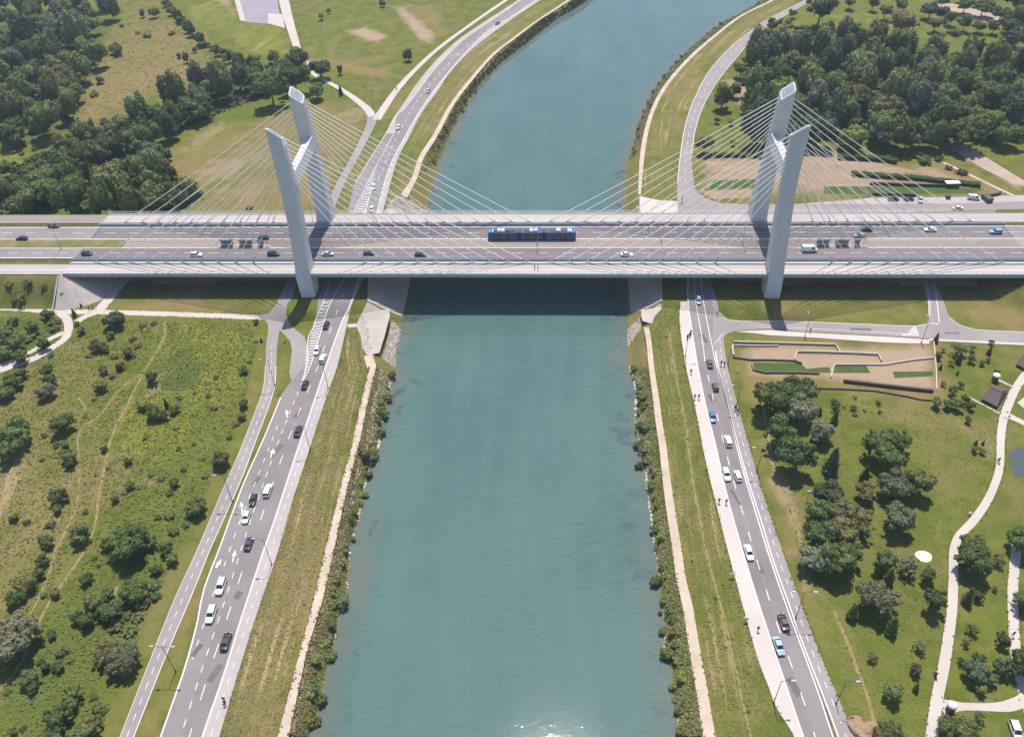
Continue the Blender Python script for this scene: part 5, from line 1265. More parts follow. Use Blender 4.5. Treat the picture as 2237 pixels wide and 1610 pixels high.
# ------------------------------------------------------------------ trees and shrubs
def leaf_mesh(name, lobes, leaf, density, core=.80, seed=0, squash=.0):
    """foliage clump: leaf sprays spread through a set of lobes (x,y,z,rx,ry,rz)"""
    r = np.random.default_rng(seed); V = []; Fc = []; n0 = 0
    for (cx_, cy_, cz_, rx, ry, rz_) in lobes:
        area = 4*math.pi*((rx*ry)**1.6/3+(rx*rz_)**1.6/3+(ry*rz_)**1.6/3)**(1/1.6)
        n = int(area*density/(leaf*leaf)); d = r.normal(size=(n,3)); d /= np.linalg.norm(d, axis=1)[:,None]
        d = d[(d[:,2] > -.75)]; n = len(d)
        rad = r.uniform(.80, 1.06, n)**1.0; rad += (r.random(n) < .06)*r.uniform(.02,.14,n)
        # pitted surface: radius follows a few random bumps
        for _ in range(7):
            q = r.normal(size=3); q /= np.linalg.norm(q); rad += .11*np.exp(-((1-d@q)/.10))*r.choice([-1,1])
        p = d*rad[:,None]*np.array([rx,ry,rz_])+np.array([cx_,cy_,cz_])
        nn = d/np.array([rx,ry,rz_]); nn /= np.linalg.norm(nn, axis=1)[:,None]
        nn = nn+r.normal(size=(n,3))*.42; nn /= np.linalg.norm(nn, axis=1)[:,None]
        t = np.cross(nn, r.normal(size=(n,3))); t /= np.linalg.norm(t, axis=1)[:,None]; u = np.cross(nn, t)
        s = leaf*r.uniform(.55, 1.25, n)[:,None]*.62; e = r.uniform(.6, 1.0, n)[:,None]
        q = np.stack([p-t*s-u*s*e*.55, p+t*s*.25-u*s*e, p+t*s*1.15+u*s*.1*e, p-t*s*.1+u*s*e], 1)
        V.append(q.reshape(-1,3)); Fc.append(np.arange(n*4).reshape(-1,4)+n0); n0 += n*4
    V = np.concatenate(V); Fc = np.concatenate(Fc)
    # inner boughs: a lumpy dark-leaved body inside every lobe so that the crown is not see-through
    bm = bmesh.new()
    for (cx_, cy_, cz_, rx, ry, rz_) in lobes:
        g = bmesh.ops.create_icosphere(bm, subdivisions=2, radius=1)
        for v in g['verts']:
            k = core*(1+.16*mnoise.noise(v.co*2.1+Vector((cx_,cy_,seed))))
            v.co = Vector((v.co.x*rx*k+cx_, v.co.y*ry*k+cy_, v.co.z*rz_*k+cz_))
    bm.verts.ensure_lookup_table(); bm.verts.index_update()
    cv = np.array([v.co[:] for v in bm.verts]); tri = np.array([[v.index for v in f.verts] for f in bm.faces]); bm.free()
    allv = np.r_[V, cv]; me = bpy.data.meshes.new(name)
    me.vertices.add(len(allv)); me.vertices.foreach_set('co', allv.astype(np.float32).ravel())
    li = np.r_[Fc.ravel(), (tri+len(V)).ravel()]; me.loops.add(len(li)); me.loops.foreach_set('vertex_index', li.astype(np.int32))
    ls = np.r_[np.arange(0, Fc.size, 4), Fc.size+np.arange(0, tri.size, 3)]; me.polygons.add(len(ls)); me.polygons.foreach_set('loop_start', ls.astype(np.int32))
    me.update(calc_edges=True); me.validate(); me.materials.append(M['foliage']); return me
def lobes_round(r, n, R=1., H=1., z0=.9):     # broad clumpy crown, unit radius, with stray boughs breaking the outline
    ox, oy = r.uniform(-.12,.12), r.uniform(-.12,.12); q0 = r.uniform(.5,.62)
    L = [(ox,oy,z0*H,q0*R,q0*R*r.uniform(.85,1.1),.60*H)]
    for i in range(n):
        a = 2*math.pi*i/n+r.uniform(-.6,.6); e = r.uniform(-.3,1.0); q = r.uniform(.36,.68); k = r.uniform(.20,.48)
        L.append((q*math.cos(a)*R+ox, q*math.sin(a)*R+oy, (z0+e*.5)*H, k*R, k*R*r.uniform(.75,1.2), k*H*r.uniform(.75,1.05)))
    for i in range(n//2+1):
        a = r.uniform(0,6.28); q = r.uniform(.72,.95); k = r.uniform(.12,.22)
        L.append((q*math.cos(a)*R, q*math.sin(a)*R, (z0+r.uniform(-.3,.35))*H, k*R, k*R, k*H*.8))
    return L
def lobes_tall(r, n):                          # poplar-like: upright plume of narrow lobes, unit radius, about 3 high
    L = [(0,0,1.6,.55,.55,1.15)]
    for i in range(n):
        a = 2*math.pi*i/n+r.uniform(-.4,.4); q = r.uniform(.3,.58)
        L.append((q*math.cos(a), q*math.sin(a), r.uniform(1.0,2.0), r.uniform(.26,.40), r.uniform(.26,.40), r.uniform(.6,.95)))
    return L
def trunk_bm(h, r0, seed, top=1.0, limbs=5):
    r = random.Random(seed); bm = bmesh.new(); p = Vector((0,0,-.02)); rad = r0
    for i in range(4):
        q = p+Vector((r.uniform(-.05,.05), r.uniform(-.05,.05), h/4)); tube(bm, p, q, rad, rad*.82, n=8, caps=False); p, rad = q, rad*.82
    for i in range(limbs):
        a = 2*math.pi*i/limbs+r.uniform(-.5,.5); b = p+Vector((math.cos(a)*top*.55, math.sin(a)*top*.55, top*r.uniform(.35,.8)))
        st_ = Vector((0,0,h*r.uniform(.7,1.0))); tube(bm, st_, b, rad*.6, rad*.15, n=5, caps=False)
    return bm
rr = random.Random(11)
CROWN = {}
for k in range(6): CROWN['round', k] = leaf_mesh('crown_round', lobes_round(rr, 8+k % 3), .125, 1.15, seed=20+k)
for k in range(5): CROWN['willow', k] = leaf_mesh('crown_clumpy', lobes_round(rr, 15, 1.05, .95, .85), .115, 1.2, seed=40+k)
for k in range(5): CROWN['tall', k] = leaf_mesh('crown_tall', lobes_tall(rr, 8), .15, 1.1, seed=60+k)
for k in range(3): CROWN['cone', k] = leaf_mesh('crown_conifer', [(0,0,.5+.42*i,(1-.17*i)*.62,(1-.17*i)*.62,.36) for i in range(5)], .14, 1.1, seed=80+k)
for k in range(4): CROWN['sparse', k] = leaf_mesh('crown_sparse', lobes_round(rr, 6, .95, .9, .8), .17, .75, core=.5, seed=90+k)
for k in range(5): CROWN['shrub', k] = leaf_mesh('shrub_leaves', lobes_round(rr, 6, .95, .62, .42), .19, 1.1, seed=110+k)
TRUNK = {}
for k in range(4):
    bm = trunk_bm(1.0, .085, k); me = bpy.data.meshes.new('trunk'); bm.to_mesh(me); bm.free(); me.materials.append(M['bark']); TRUNK[k] = me
NV = {'round':6,'willow':5,'tall':5,'cone':3,'sparse':4,'shrub':5}
HUE = {'dark': (.120,.165,.048), 'mid': (.155,.205,.060), 'light': (.205,.250,.074), 'olive': (.195,.195,.068), 'silver': (.185,.205,.120), 'blue': (.108,.150,.082), 'yellow': (.23,.245,.046), 'brown': (.155,.122,.064)}
def vary(c, s=.26): 
    v = 1+rr.uniform(-s, s); return (c[0]*v*(1+rr.uniform(-.12,.12)), c[1]*v, c[2]*v*(1+rr.uniform(-.15,.15)))
def ground_z(x, y): return float(height(np.array([[x, y]]))[0][0])
def tree(px, py, rpx, kind, hue, label, group, hscale=1.0, parts=True, name=None, world=None, rad=None):
    """(px,py): middle of the crown in the photo, rpx its half width there"""
    if world is None:
        x, y = un(px, py, 3.0); d = math.sqrt((x-CAM[0])**2+(y-CAM[1])**2+(CAM[2]-3)**2); R = rpx/F*d*1.0
        hc = R*({'tall':1.6,'cone':1.35,'shrub':.42}.get(kind, .95)*hscale)+(0 if kind in ('shrub','cone','tall') else .28*R)
        x, y = un(px, py, hc)
    else: (x, y), R = world, rad
    if world is None and abs(x) > 136 and -34 < y < 34:      # plants on the embankments: meet the slope, not the level
        for _ in range(6): g_ = ground_z(x, y); q_ = un(px, py, hc+g_); x, y = (x+q_[0])/2, (y+q_[1])/2
    k = rr.randrange(NV[kind]); th = 0 if kind in ('shrub','cone') else (.5*R if kind == 'tall' else .34*R*hscale)
    gz = ground_z(x, y); me = CROWN[kind, k]; col = vary(HUE[hue])
    nm = name or {'cone':'conifer','shrub':'shrub'}.get(kind, 'tree')
    sc = (R*rr.uniform(.94,1.06), R*rr.uniform(.94,1.06), R*hscale*rr.uniform(.93,1.07))
    if parts and kind != 'shrub':
        o = empty(nm, (x, y, gz-.05), rr.uniform(0, 6.28)); c = link_mesh('crown', me, parent=o, loc=(0,0,th*.8 if kind != 'tall' else 0)); c.scale = sc; c.color = (*col, 1)
        t = link_mesh('trunk', TRUNK[k % 4], parent=o); hh = th+R*(1.0 if kind == 'tall' else .55)*hscale; t.scale = (max(R*.9, .6), max(R*.9, .6), hh)
    else:
        o = link_mesh(nm, me, loc=(x, y, gz-.08)); o.rotation_euler = (0,0,rr.uniform(0,6.28)); o.scale = sc; o.color = (*col, 1)
    tag(o, label, {'cone':'conifer','shrub':'shrub'}.get(kind, 'tree'), group); return o
ORD = ['nearest','second nearest','third nearest','fourth nearest','fifth nearest','sixth nearest','seventh nearest','eighth nearest','ninth nearest','tenth nearest','eleventh nearest','twelfth nearest']+['%dth nearest' % i for i in range(13, 60)]
def placed(items, marks, group, bush=False):
    """items: (px,py,r,kind,hue[,hscale]). Every label names the landmark the plant stands nearest to and its rank in distance from it."""
    own = {}
    for i, it in enumerate(items):
        j = min(range(len(marks)), key=lambda q: math.hypot(it[0]-marks[q][0], it[1]-marks[q][1])); own.setdefault(j, []).append(i)
    for j, L in own.items():
        L.sort(key=lambda i: math.hypot(items[i][0]-marks[j][0], items[i][1]-marks[j][1]))
        for n, i in enumerate(L):
            it = items[i]; form = {'round':'rounded','willow':'clumpy','tall':'tall narrow','cone':'conical','sparse':'thin crowned','shrub':'low'}[it[3]]
            hue = {'dark':'dark green','mid':'green','light':'light green','olive':'olive green','silver':'silver green','blue':'blue green','yellow':'yellow green','brown':'brownish'}[it[4]]
            noun = {'cone':'conifer','shrub':'shrub'}.get(it[3], 'tree')
            if bush: noun = 'bush'
            lab = '%s %s %s to the %s' % (hue, noun, ORD[n], marks[j][2])
            o = tree(*it[:5], lab, group, *(it[5:6] or (1.0,)), parts=not bush, name='bush' if bush and it[3] != 'cone' else None)
            if bush and it[3] != 'cone': o['category'] = 'bush'
PARK = [(1690,862,40,'willow','dark'),(1738,848,36,'willow','mid'),(1752,890,30,'willow','silver'),(1700,940,34,'round','dark'),(1738,995,38,'round','dark'),(1797,940,32,'tall','silver',.62),
 (1792,897,9,'cone','dark'),(1828,880,14,'sparse','mid'),(1826,908,14,'cone','dark'),(1821,1003,29,'cone','blue'),(1922,965,32,'willow','dark'),(1965,962,26,'round','dark'),(1938,1000,30,'round','dark'),(1942,952,18,'round','mid'),(1892,1032,17,'cone','dark'),
 (1960,1055,32,'willow','silver'),(2008,1050,28,'round','olive'),(1895,1072,22,'round','olive'),(1815,1078,30,'willow','blue'),(1790,1115,28,'willow','dark'),(1838,1120,30,'willow','olive'),(1880,1125,24,'round','olive'),(1966,1132,30,'willow','silver'),
 (1795,1165,34,'willow','dark'),(1845,1160,30,'willow','olive'),(1882,1150,22,'round','dark'),(1778,1215,30,'willow','silver'),(1825,1220,36,'willow','dark'),(1855,1205,28,'round','mid'),(1932,1225,22,'round','dark'),(1945,1255,20,'cone','dark'),(1985,1232,24,'sparse','silver'),(2028,1252,16,'round','dark'),
 (1924,1302,36,'willow','silver'),(1865,1335,18,'cone','mid'),(1952,1362,22,'cone','dark'),(2040,1308,26,'round','dark'),(2010,1408,14,'sparse','mid'),(1908,1435,12,'sparse','olive'),(2000,1462,11,'round','brown'),(1955,1512,19,'round','mid'),(2003,1500,10,'cone','mid'),
 (2132,1214,32,'willow','dark'),(2113,1182,14,'round','dark'),(2142,1175,12,'sparse','mid'),(2184,1220,15,'sparse','olive'),(2110,1240,12,'round','silver'),(2118,1300,18,'cone','dark'),(2140,1302,11,'round','dark'),(2126,1368,15,'sparse','mid'),(2190,1395,15,'round','dark'),(2112,1402,9,'sparse','brown'),(2175,1285,7,'sparse','mid'),
 (2102,1442,10,'sparse','brown'),(2135,1462,22,'willow','blue'),(2142,1438,12,'round','dark'),(2166,1480,13,'round','mid'),(2188,1460,15,'round','blue'),(2147,1506,11,'round','yellow'),(2240,1312,20,'round','dark'),(2240,1450,28,'willow','dark'),(2235,1180,26,'willow','mid'),
 (1945,1598,26,'willow','olive'),(2078,1588,24,'willow','dark'),(2112,1600,28,'round','mid'),(2140,1562,14,'sparse','dark'),(1880,1590,14,'shrub','mid')]
PM = [(1715,905,'large tree group by the terraced garden'),(1763,1090,'white square sign in the park'),(1995,1020,'middle clearing of the park'),(2018,1215,'pale sand oval'),(1800,1290,'big shadow beside the right cycle path'),(2220,1010,'small pond'),(2073,1545,'round kiosk with white dome'),(2205,1330,'right hand park path'),(2000,1440,'lower bend of the long park path'),(2110,1340,'strip of lawn between the two park paths'),(1890,1585,'brown boulders at the bottom edge')]
placed(PARK, PM, 'trees in the riverside park')
placed([(2047,737,9,'cone','dark'),(2050,775,8,'round','brown'),(2062,762,6,'sparse','mid'),(2098,757,17,'sparse','light'),(2097,780,11,'cone','dark'),(2126,757,9,'sparse','mid'),(2122,782,9,'round','dark'),(2167,745,7,'sparse','mid'),(2163,765,8,'cone','dark'),(2080,789,8,'sparse','mid'),(2146,791,6,'round','dark'),(2159,785,5,'round','brown'),(2056,800,6,'cone','brown'),(2093,813,5,'cone','mid'),(2101,838,8,'sparse','mid'),(2062,836,7,'sparse','mid'),(2083,853,9,'round','dark'),(2049,878,12,'round','dark'),(2072,880,11,'round','mid'),(2092,882,13,'round','mid'),(2108,870,10,'round','dark'),(2121,886,9,'round','brown'),(2117,916,8,'round','dark'),(2178,812,6,'round','dark'),
        (2133,966,6,'cone','dark'),(2149,966,5,'cone','dark'),(2129,980,7,'round','mid'),(2148,984,7,'round','mid')],
       [(2130,757,'side street at the corner of the little grove'),(2085,870,'thin white footpath end in the little grove'),(2043,800,'yellowish garden fence'),(2160,800,'round kiosk with small white roof'),(2140,975,'worn ground beside the curve of the park path')], 'young trees in the little grove')
placed([(1748,858,4,'cone','mid'),(1822,872,8,'sparse','mid'),(1867,886,9,'sparse','mid'),(1844,889,5,'shrub','brown'),(1920,876,7,'sparse','mid'),(1868,905,7,'shrub','dark'),(1889,896,5,'shrub','dark'),(1922,900,6,'shrub','dark'),(1868,868,6,'shrub','brown')], [(1900,888,'bare sandy patch below the terraced garden')], 'small plants below the terraced garden', True)
placed([(590,190,32,'round','dark'),(612,150,28,'round','dark'),(640,165,30,'round','dark'),(650,130,28,'round','dark'),(596,120,16,'tall','olive',.6),(690,195,17,'willow','mid'),(698,145,20,'willow','blue'),(560,150,18,'tall','dark',.7)], [(684,165,'pale path turn behind the left pylon'),(580,210,'shaded edge of the grove behind the left pylon')], 'trees in the grove behind the left pylon')
placed([(742,152,7,'tall','dark',1.0),(743,196,9,'cone','dark'),(891,118,13,'tall','dark',.72),(702,36,6,'round','dark'),(717,24,5,'round','dark'),(834,6,8,'tall','dark',.7)], [(742,175,'pale path leading from the grove'),(890,150,'dry oval in the far lawn'),(760,10,'top edge of the far lawn')], 'single trees on the far lawn')
placed([(374,285,15,'willow','silver'),(366,338,11,'tall','dark',.7),(376,375,12,'tall','dark',.8),(415,260,8,'shrub','mid'),(545,452,9,'shrub','olive')], [(374,330,'sandy corner of the meadow behind the left approach')], 'single trees on the meadow behind the left pylon')
placed([(1580,205,24,'tall','mid',.85),(1605,195,16,'tall','mid',.7),(1540,312,19,'round','dark'),(1650,95,13,'round','dark'),(1672,75,14,'round','dark'),(1690,55,11,'round','dark'),(1620,150,16,'round','dark'),(1636,130,12,'round','dark'),(1597,265,8,'sparse','mid'),(1625,265,8,'sparse','mid'),(1567,262,7,'round','dark'),(1625,240,8,'round','dark'),(1585,240,7,'round','mid'),(1602,310,8,'sparse','mid'),(1655,300,12,'round','dark')], [(1560,260,'bend of the far right road'),(1650,110,'straight end of the far right road'),(1620,270,'sandy clearing left of the right pylon')], 'trees beside the far right road')
placed([(1930,288,24,'willow','silver'),(1984,300,23,'willow','silver'),(2010,290,12,'round','silver'),(1868,270,14,'round','dark'),(1870,317,12,'shrub','olive'),(1838,315,10,'shrub','olive'),(1970,338,10,'shrub','mid'),(2022,350,16,'shrub','dark'),(2050,345,11,'shrub','dark'),(2075,366,9,'shrub','brown'),(2100,375,12,'shrub','brown'),(1880,345,6,'shrub','mid'),(2058,300,12,'shrub','mid')], [(1955,320,'pale willow pair before the right wood'),(2070,350,'pale track running to the street behind the bridge')], 'plants at the front of the right wood')
placed([(1796,15,30,'round','dark'),(1732,28,9,'round','dark'),(1722,47,9,'shrub','dark'),(1858,5,11,'round','dark'),(1908,7,12,'round','dark'),(1935,22,14,'round','olive'),(1970,8,14,'round','dark'),(1975,45,24,'willow','olive'),(2045,50,14,'round','olive'),(2075,70,9,'shrub','dark'),(2058,75,7,'shrub','dark'),(2090,72,12,'shrub','dark'),(2035,18,16,'willow','blue'),(2060,25,13,'willow','blue'),(2080,38,13,'round','dark'),(2110,48,14,'round','dark'),(2140,55,12,'willow','dark'),(2172,58,12,'round','dark'),(2150,12,16,'willow','dark'),(2110,8,14,'willow','dark'),(2190,25,14,'willow','dark'),(2225,35,22,'round','dark'),(2205,55,18,'round','dark'),(2225,75,18,'willow','blue'),(2210,85,14,'shrub','mid'),(2150,95,9,'shrub','dark'),(2195,102,7,'shrub','dark'),(2060,0,12,'willow','dark'),(2230,0,26,'round','dark'),(2238,115,14,'willow','silver')], [(1790,30,'straight road at the top right'),(1960,40,'bright meadow behind the right wood'),(2120,30,'bare field at the top right'),(2220,80,'upper right corner')], 'trees around the far right meadow')
# hedge rows: many small trees in a line
def row(pts, n, r, kinds, hues, label, group, jit=3, hs=1.0):
    P2 = resample(catmull(pts), n)
    for i, p in enumerate(P2):
        tree(p[0]+rr.uniform(-jit,jit), p[1]+rr.uniform(-jit,jit), r*rr.uniform(.75,1.25), rr.choice(kinds), rr.choice(hues), label, group, hs, parts=False, name='bush')['category'] = 'bush'
row([(362,4),(385,30),(405,50),(425,72),(445,92),(470,105),(500,120),(530,128),(560,128)], 22, 10, ['tall','round'], ['dark','blue','mid'], 'small dark bush in the hedgerow between the scrub and the bright meadow at top left', 'far left hedgerow bushes', 3, .8)
row([(1690,42),(1720,55),(1760,60),(1800,62),(1850,65),(1885,68)], 16, 7, ['shrub','round'], ['dark','mid'], 'small green bush in the hedge line above the right wood', 'hedge line above the right wood', 3)
# woods: every tree a thing of its own, spread over the wood floor
def wood(pts, spacing, rmin, rmax, kinds, hues, label, group, hs=(.8,1.1), maxn=999, zc=7):
    G = np.array(U(pts, zc)); lo, hi = G.min(0), G.max(0); out = []; q = random.Random(len(pts)*7+int(lo[0])); tries = 0
    while tries < 9000 and len(out) < maxn:
        tries += 1; p = (q.uniform(lo[0],hi[0]), q.uniform(lo[1],hi[1]))
        if not inside(np.array([p]), G)[0]: continue
        if any((p[0]-o[0])**2+(p[1]-o[1])**2 < spacing**2 for o in out): continue
        out.append(p)
    for p in out:
        R = q.uniform(rmin, rmax); k = q.choice(kinds); h = q.uniform(*hs)*(1 if k == 'tall' else 1.25)
        tree(0, 0, 0, k, q.choice(hues), label, group, h, parts=False, world=p, rad=R)
    return len(out)
NW = 0
dk = ['dark','dark','mid','blue','mid','mid','olive','light']
NW += wood([(1648,108),(1745,84),(1835,72),(1950,95),(2050,120),(2240,130),(2240,190),(1645,190)], 10.6, 5.4, 7.4, ['tall','tall','round'], dk+['silver'], 'dark tree in the far half of the large wood at upper right', 'trees in the right wood')
NW += wood([(1645,192),(2240,192),(2240,296),(2030,300),(1900,290),(1640,302)], 10.6, 5.4, 7.6, ['tall','round','willow','tall'], dk+['silver','yellow'], 'dark tree in the near half of the large wood at upper right', 'trees in the right wood')
NW += wood([(0,70),(90,50),(170,52),(215,90),(220,120),(165,170),(150,235),(60,285),(0,300)], 11.0, 5.4, 7.6, ['tall','round','willow','round'], dk+['silver'], 'dark tree in the wood at the upper left edge', 'trees in the upper left wood')
NW += wood([(100,330),(220,290),(330,285),(330,350),(395,405),(400,440),(290,452),(200,456),(0,456),(0,405),(90,380)], 9.8, 5.0, 7.2, ['round','willow','round','tall'], dk, 'dark leafy tree in the wood just behind the left approach road', 'trees in the wood behind the left approach')
NW += wood([(240,285),(300,255),(360,215),(430,165),(480,140),(555,135),(560,175),(500,190),(420,235),(345,280),(320,310)], 9.8, 5.0, 7.0, ['round','tall','willow'], dk+['silver'], 'dark tree in the belt between the scrub and the far meadow at left', 'trees in the left tree belt')
NW += wood([(0,-8),(270,-8),(250,12),(190,50),(140,40),(60,30),(0,40)], 12.5, 5.4, 7.4, ['tall','round'], ['dark','blue','mid'], 'dark tree in the top left corner', 'trees in the top left corner', (.8,1.0))
placed([(180,45,14,'tall','blue',.8),(310,28,7,'tall','dark',.8),(335,25,10,'round','dark'),(265,55,7,'shrub','olive'),(405,125,9,'tall','dark',.8),(390,120,6,'tall','dark',.7),(425,108,6,'tall','dark',.7),(320,78,9,'shrub','mid'),(300,72,6,'shrub','olive'),(375,72,8,'shrub','olive'),(347,175,6,'shrub','dark'),(215,170,9,'round','dark'),(205,205,12,'shrub','olive'),(250,100,12,'willow','mid'),(255,110,9,'round','dark'),(140,258,9,'round','silver'),(155,262,9,'round','mid'),(30,330,9,'shrub','dark'),(45,335,8,'shrub','mid'),(60,348,8,'shrub','dark'),(75,325,7,'shrub','mid'),(15,360,18,'round','dark'),(62,375,14,'round','mid'),(230,265,10,'round','mid'),(285,235,10,'shrub','mid')], [(330,60,'top of the scrub field at upper left'),(390,120,'straight hedgerow at upper left'),(230,180,'middle of the scrub field at upper left'),(50,340,'small clearing above the left approach road')], 'plants in the upper left scrub', True)
SCR = [(245,692,20,'willow','blue'),(262,690,12,'tall','mid',.6),(100,682,13,'round','olive'),(160,682,8,'cone','mid'),(115,703,14,'shrub','mid'),(118,718,11,'shrub','dark'),(175,718,9,'round','mid'),(166,704,6,'round','mid'),(25,702,16,'shrub','dark'),(65,712,14,'round','dark'),(10,725,16,'round','mid'),(28,745,18,'round','mid'),(60,735,16,'shrub','mid'),(8,765,16,'willow','mid'),(40,775,15,'willow','dark'),(90,748,14,'round','dark'),(45,812,13,'round','dark'),(110,775,9,'shrub','dark'),(240,728,9,'round','dark'),(210,750,15,'round','olive'),(228,760,9,'round','dark'),(195,775,9,'shrub','olive'),(290,740,9,'shrub','brown'),(275,765,12,'round','brown'),(300,755,10,'shrub','olive'),(292,778,8,'shrub','brown'),(250,778,9,'shrub','olive'),(262,795,11,'round','olive'),(225,805,10,'round','olive'),(215,838,14,'round','mid'),(245,820,10,'shrub','olive'),(310,710,9,'shrub','brown'),(335,705,8,'shrub','brown'),
 (100,805,14,'round','dark'),(112,825,12,'round','dark'),(98,850,17,'willow','silver'),(20,830,18,'round','dark'),(5,850,18,'willow','mid'),(130,920,24,'round','dark'),(28,935,30,'willow','mid'),(15,975,24,'round','dark'),(148,990,16,'round','mid'),(150,1010,12,'round','dark'),(140,968,9,'round','silver'),(122,975,7,'shrub','dark'),(98,950,8,'shrub','brown'),(92,1003,7,'shrub','dark'),(185,910,5,'shrub','dark'),(205,872,6,'shrub','brown'),(332,822,14,'round','dark'),(335,895,18,'round','mid'),(310,885,11,'round','mid'),(362,880,10,'cone','dark'),(355,905,12,'round','dark'),(380,890,11,'round','mid'),(392,868,8,'shrub','mid'),(470,820,7,'sparse','olive'),(425,858,5,'shrub','dark'),(480,850,5,'shrub','dark'),(455,860,7,'sparse','olive'),(468,890,9,'shrub','dark'),(530,805,10,'round','mid'),(545,790,7,'shrub','olive'),(530,880,11,'round','mid'),(525,905,11,'round','mid'),(515,925,11,'shrub','mid'),(500,955,9,'shrub','olive'),(385,935,7,'shrub','mid'),(318,955,7,'shrub','mid'),(225,978,8,'round','dark'),(277,1006,9,'round','dark'),(236,1022,6,'shrub','mid'),(208,1038,4,'shrub','dark'),(390,980,7,'shrub','mid'),(424,970,6,'shrub','dark'),
 (480,998,19,'willow','dark'),(442,1000,8,'shrub','mid'),(400,1025,8,'shrub','dark'),(378,1050,11,'round','dark'),(350,1045,11,'shrub','olive'),(330,1035,8,'shrub','olive'),(448,1038,10,'shrub','mid'),(282,1058,10,'round','mid'),(305,1062,9,'shrub','mid'),(250,1088,9,'round','dark'),(270,1075,10,'shrub','mid'),(125,1080,17,'round','dark'),(120,1108,11,'round','mid'),(370,1075,10,'shrub','dark'),(425,1098,22,'willow','olive'),(418,1120,15,'shrub','dark'),(370,1125,13,'shrub','mid'),(345,1130,9,'shrub','dark'),(170,1158,22,'round','mid'),(28,1128,9,'round','dark'),(58,1140,9,'shrub','brown'),(110,1145,11,'shrub','brown'),(185,1118,9,'shrub','brown'),(275,1172,38,'willow','mid'),(235,1185,14,'round','dark'),(310,1160,13,'willow','mid'),(330,1180,15,'round','mid'),(380,1160,13,'shrub','mid'),(365,1195,16,'round','mid'),(405,1145,10,'shrub','dark'),(100,1182,13,'round','dark'),(92,1168,9,'round','mid'),
 (205,1218,8,'shrub','dark'),(213,1235,7,'shrub','dark'),(188,1262,12,'round','dark'),(340,1240,12,'round','dark'),(310,1228,12,'shrub','mid'),(290,1225,9,'shrub','mid'),(375,1215,14,'round','mid'),(88,1220,13,'round','dark'),(80,1250,13,'round','dark'),(50,1272,20,'willow','olive'),(30,1300,17,'round','dark'),(115,1292,11,'round','mid'),(95,1298,9,'shrub','mid'),(22,1375,44,'willow','silver'),(10,1430,24,'willow','mid'),(290,1285,25,'willow','mid'),(280,1280,16,'shrub','dark'),(330,1278,18,'shrub','mid'),(310,1310,20,'shrub','mid'),(338,1300,15,'shrub','mid'),(232,1296,14,'round','mid'),(205,1310,20,'willow','olive'),(235,1330,22,'willow','mid'),(190,1350,18,'round','dark'),(165,1345,13,'round','dark'),(275,1345,14,'shrub','dark'),(255,1365,18,'shrub','olive'),(285,1380,17,'shrub','mid'),(112,1382,10,'round','dark'),(80,1405,13,'shrub','dark'),(300,1350,15,'shrub','olive'),(262,1435,30,'willow','silver'),(225,1420,24,'willow','olive'),(280,1410,14,'willow','silver'),(135,1425,14,'shrub','mid'),(88,1445,9,'shrub','dark'),(100,1455,10,'round','dark'),(125,1452,12,'round','dark'),(155,1440,9,'shrub','mid'),(62,1475,17,'willow','mid'),(70,1500,12,'round','dark'),(155,1515,20,'round','mid'),(120,1560,26,'round','dark'),(145,1540,17,'willow','mid'),(195,1580,20,'willow','olive'),(210,1545,13,'shrub','dark'),(225,1550,11,'shrub','dark'),(25,1595,9,'round','dark'),(110,1600,22,'willow','mid'),(170,1600,20,'willow','mid'),(50,1590,8,'shrub','dark'),(15,1510,9,'shrub','mid'),(205,1520,10,'shrub','dark')]
SM = [(250,715,'left horizontal path below the deck shadow'),(120,715,'left fork of the pale paths'),(25,750,'left edge below the pale path'),(100,850,'single silver bush at the left edge'),(395,805,'grey green oval patch'),(335,890,'top edge of the yellow meadow'),(520,880,'left cycle path beside the yellow meadow'),(260,940,'bare stretch of the right hand dirt track'),(150,960,'bare stretch of the left hand dirt track'),(440,1020,'green lower edge of the yellow meadow'),(330,1060,'brown patch beside the dirt track'),(425,1120,'narrow middle verge of the left cycle path'),(275,1170,'largest bush of the scrub'),(170,1160,'twin bush on the left dirt track'),(60,1260,'lower dirt track at the left edge'),(320,1290,'rounded thicket beside the left cycle path'),(215,1330,'gap with a little trail in the thicket'),(25,1380,'pale clumpy bush at the lower left edge'),(262,1435,'pale clumpy bush beside the lower cycle path'),(100,1450,'pair of dark bushes in the lower meadow'),(140,1560,'bottom edge of the left scrub'),(285,775,'brownish bushes below the left path')]
placed(SCR, SM, 'bushes in the left scrub', True)
placed([(558,700,7,'round','dark'),(560,745,6,'shrub','dark'),(570,742,5,'cone','dark'),(622,748,4,'shrub','dark'),(40,645,12,'sparse','olive'),(30,655,9,'shrub','brown'),(135,640,5,'shrub','mid'),(60,615,11,'shrub','mid'),(95,625,9,'shrub','mid'),(20,620,9,'shrub','olive'),(176,666,4,'cone','dark')], [(565,720,'start of the left cycle path near the bridge'),(60,635,'grass slope below the left approach road'),(165,660,'foot of the left stone cone')], 'small bushes near the left end of the bridge', True)
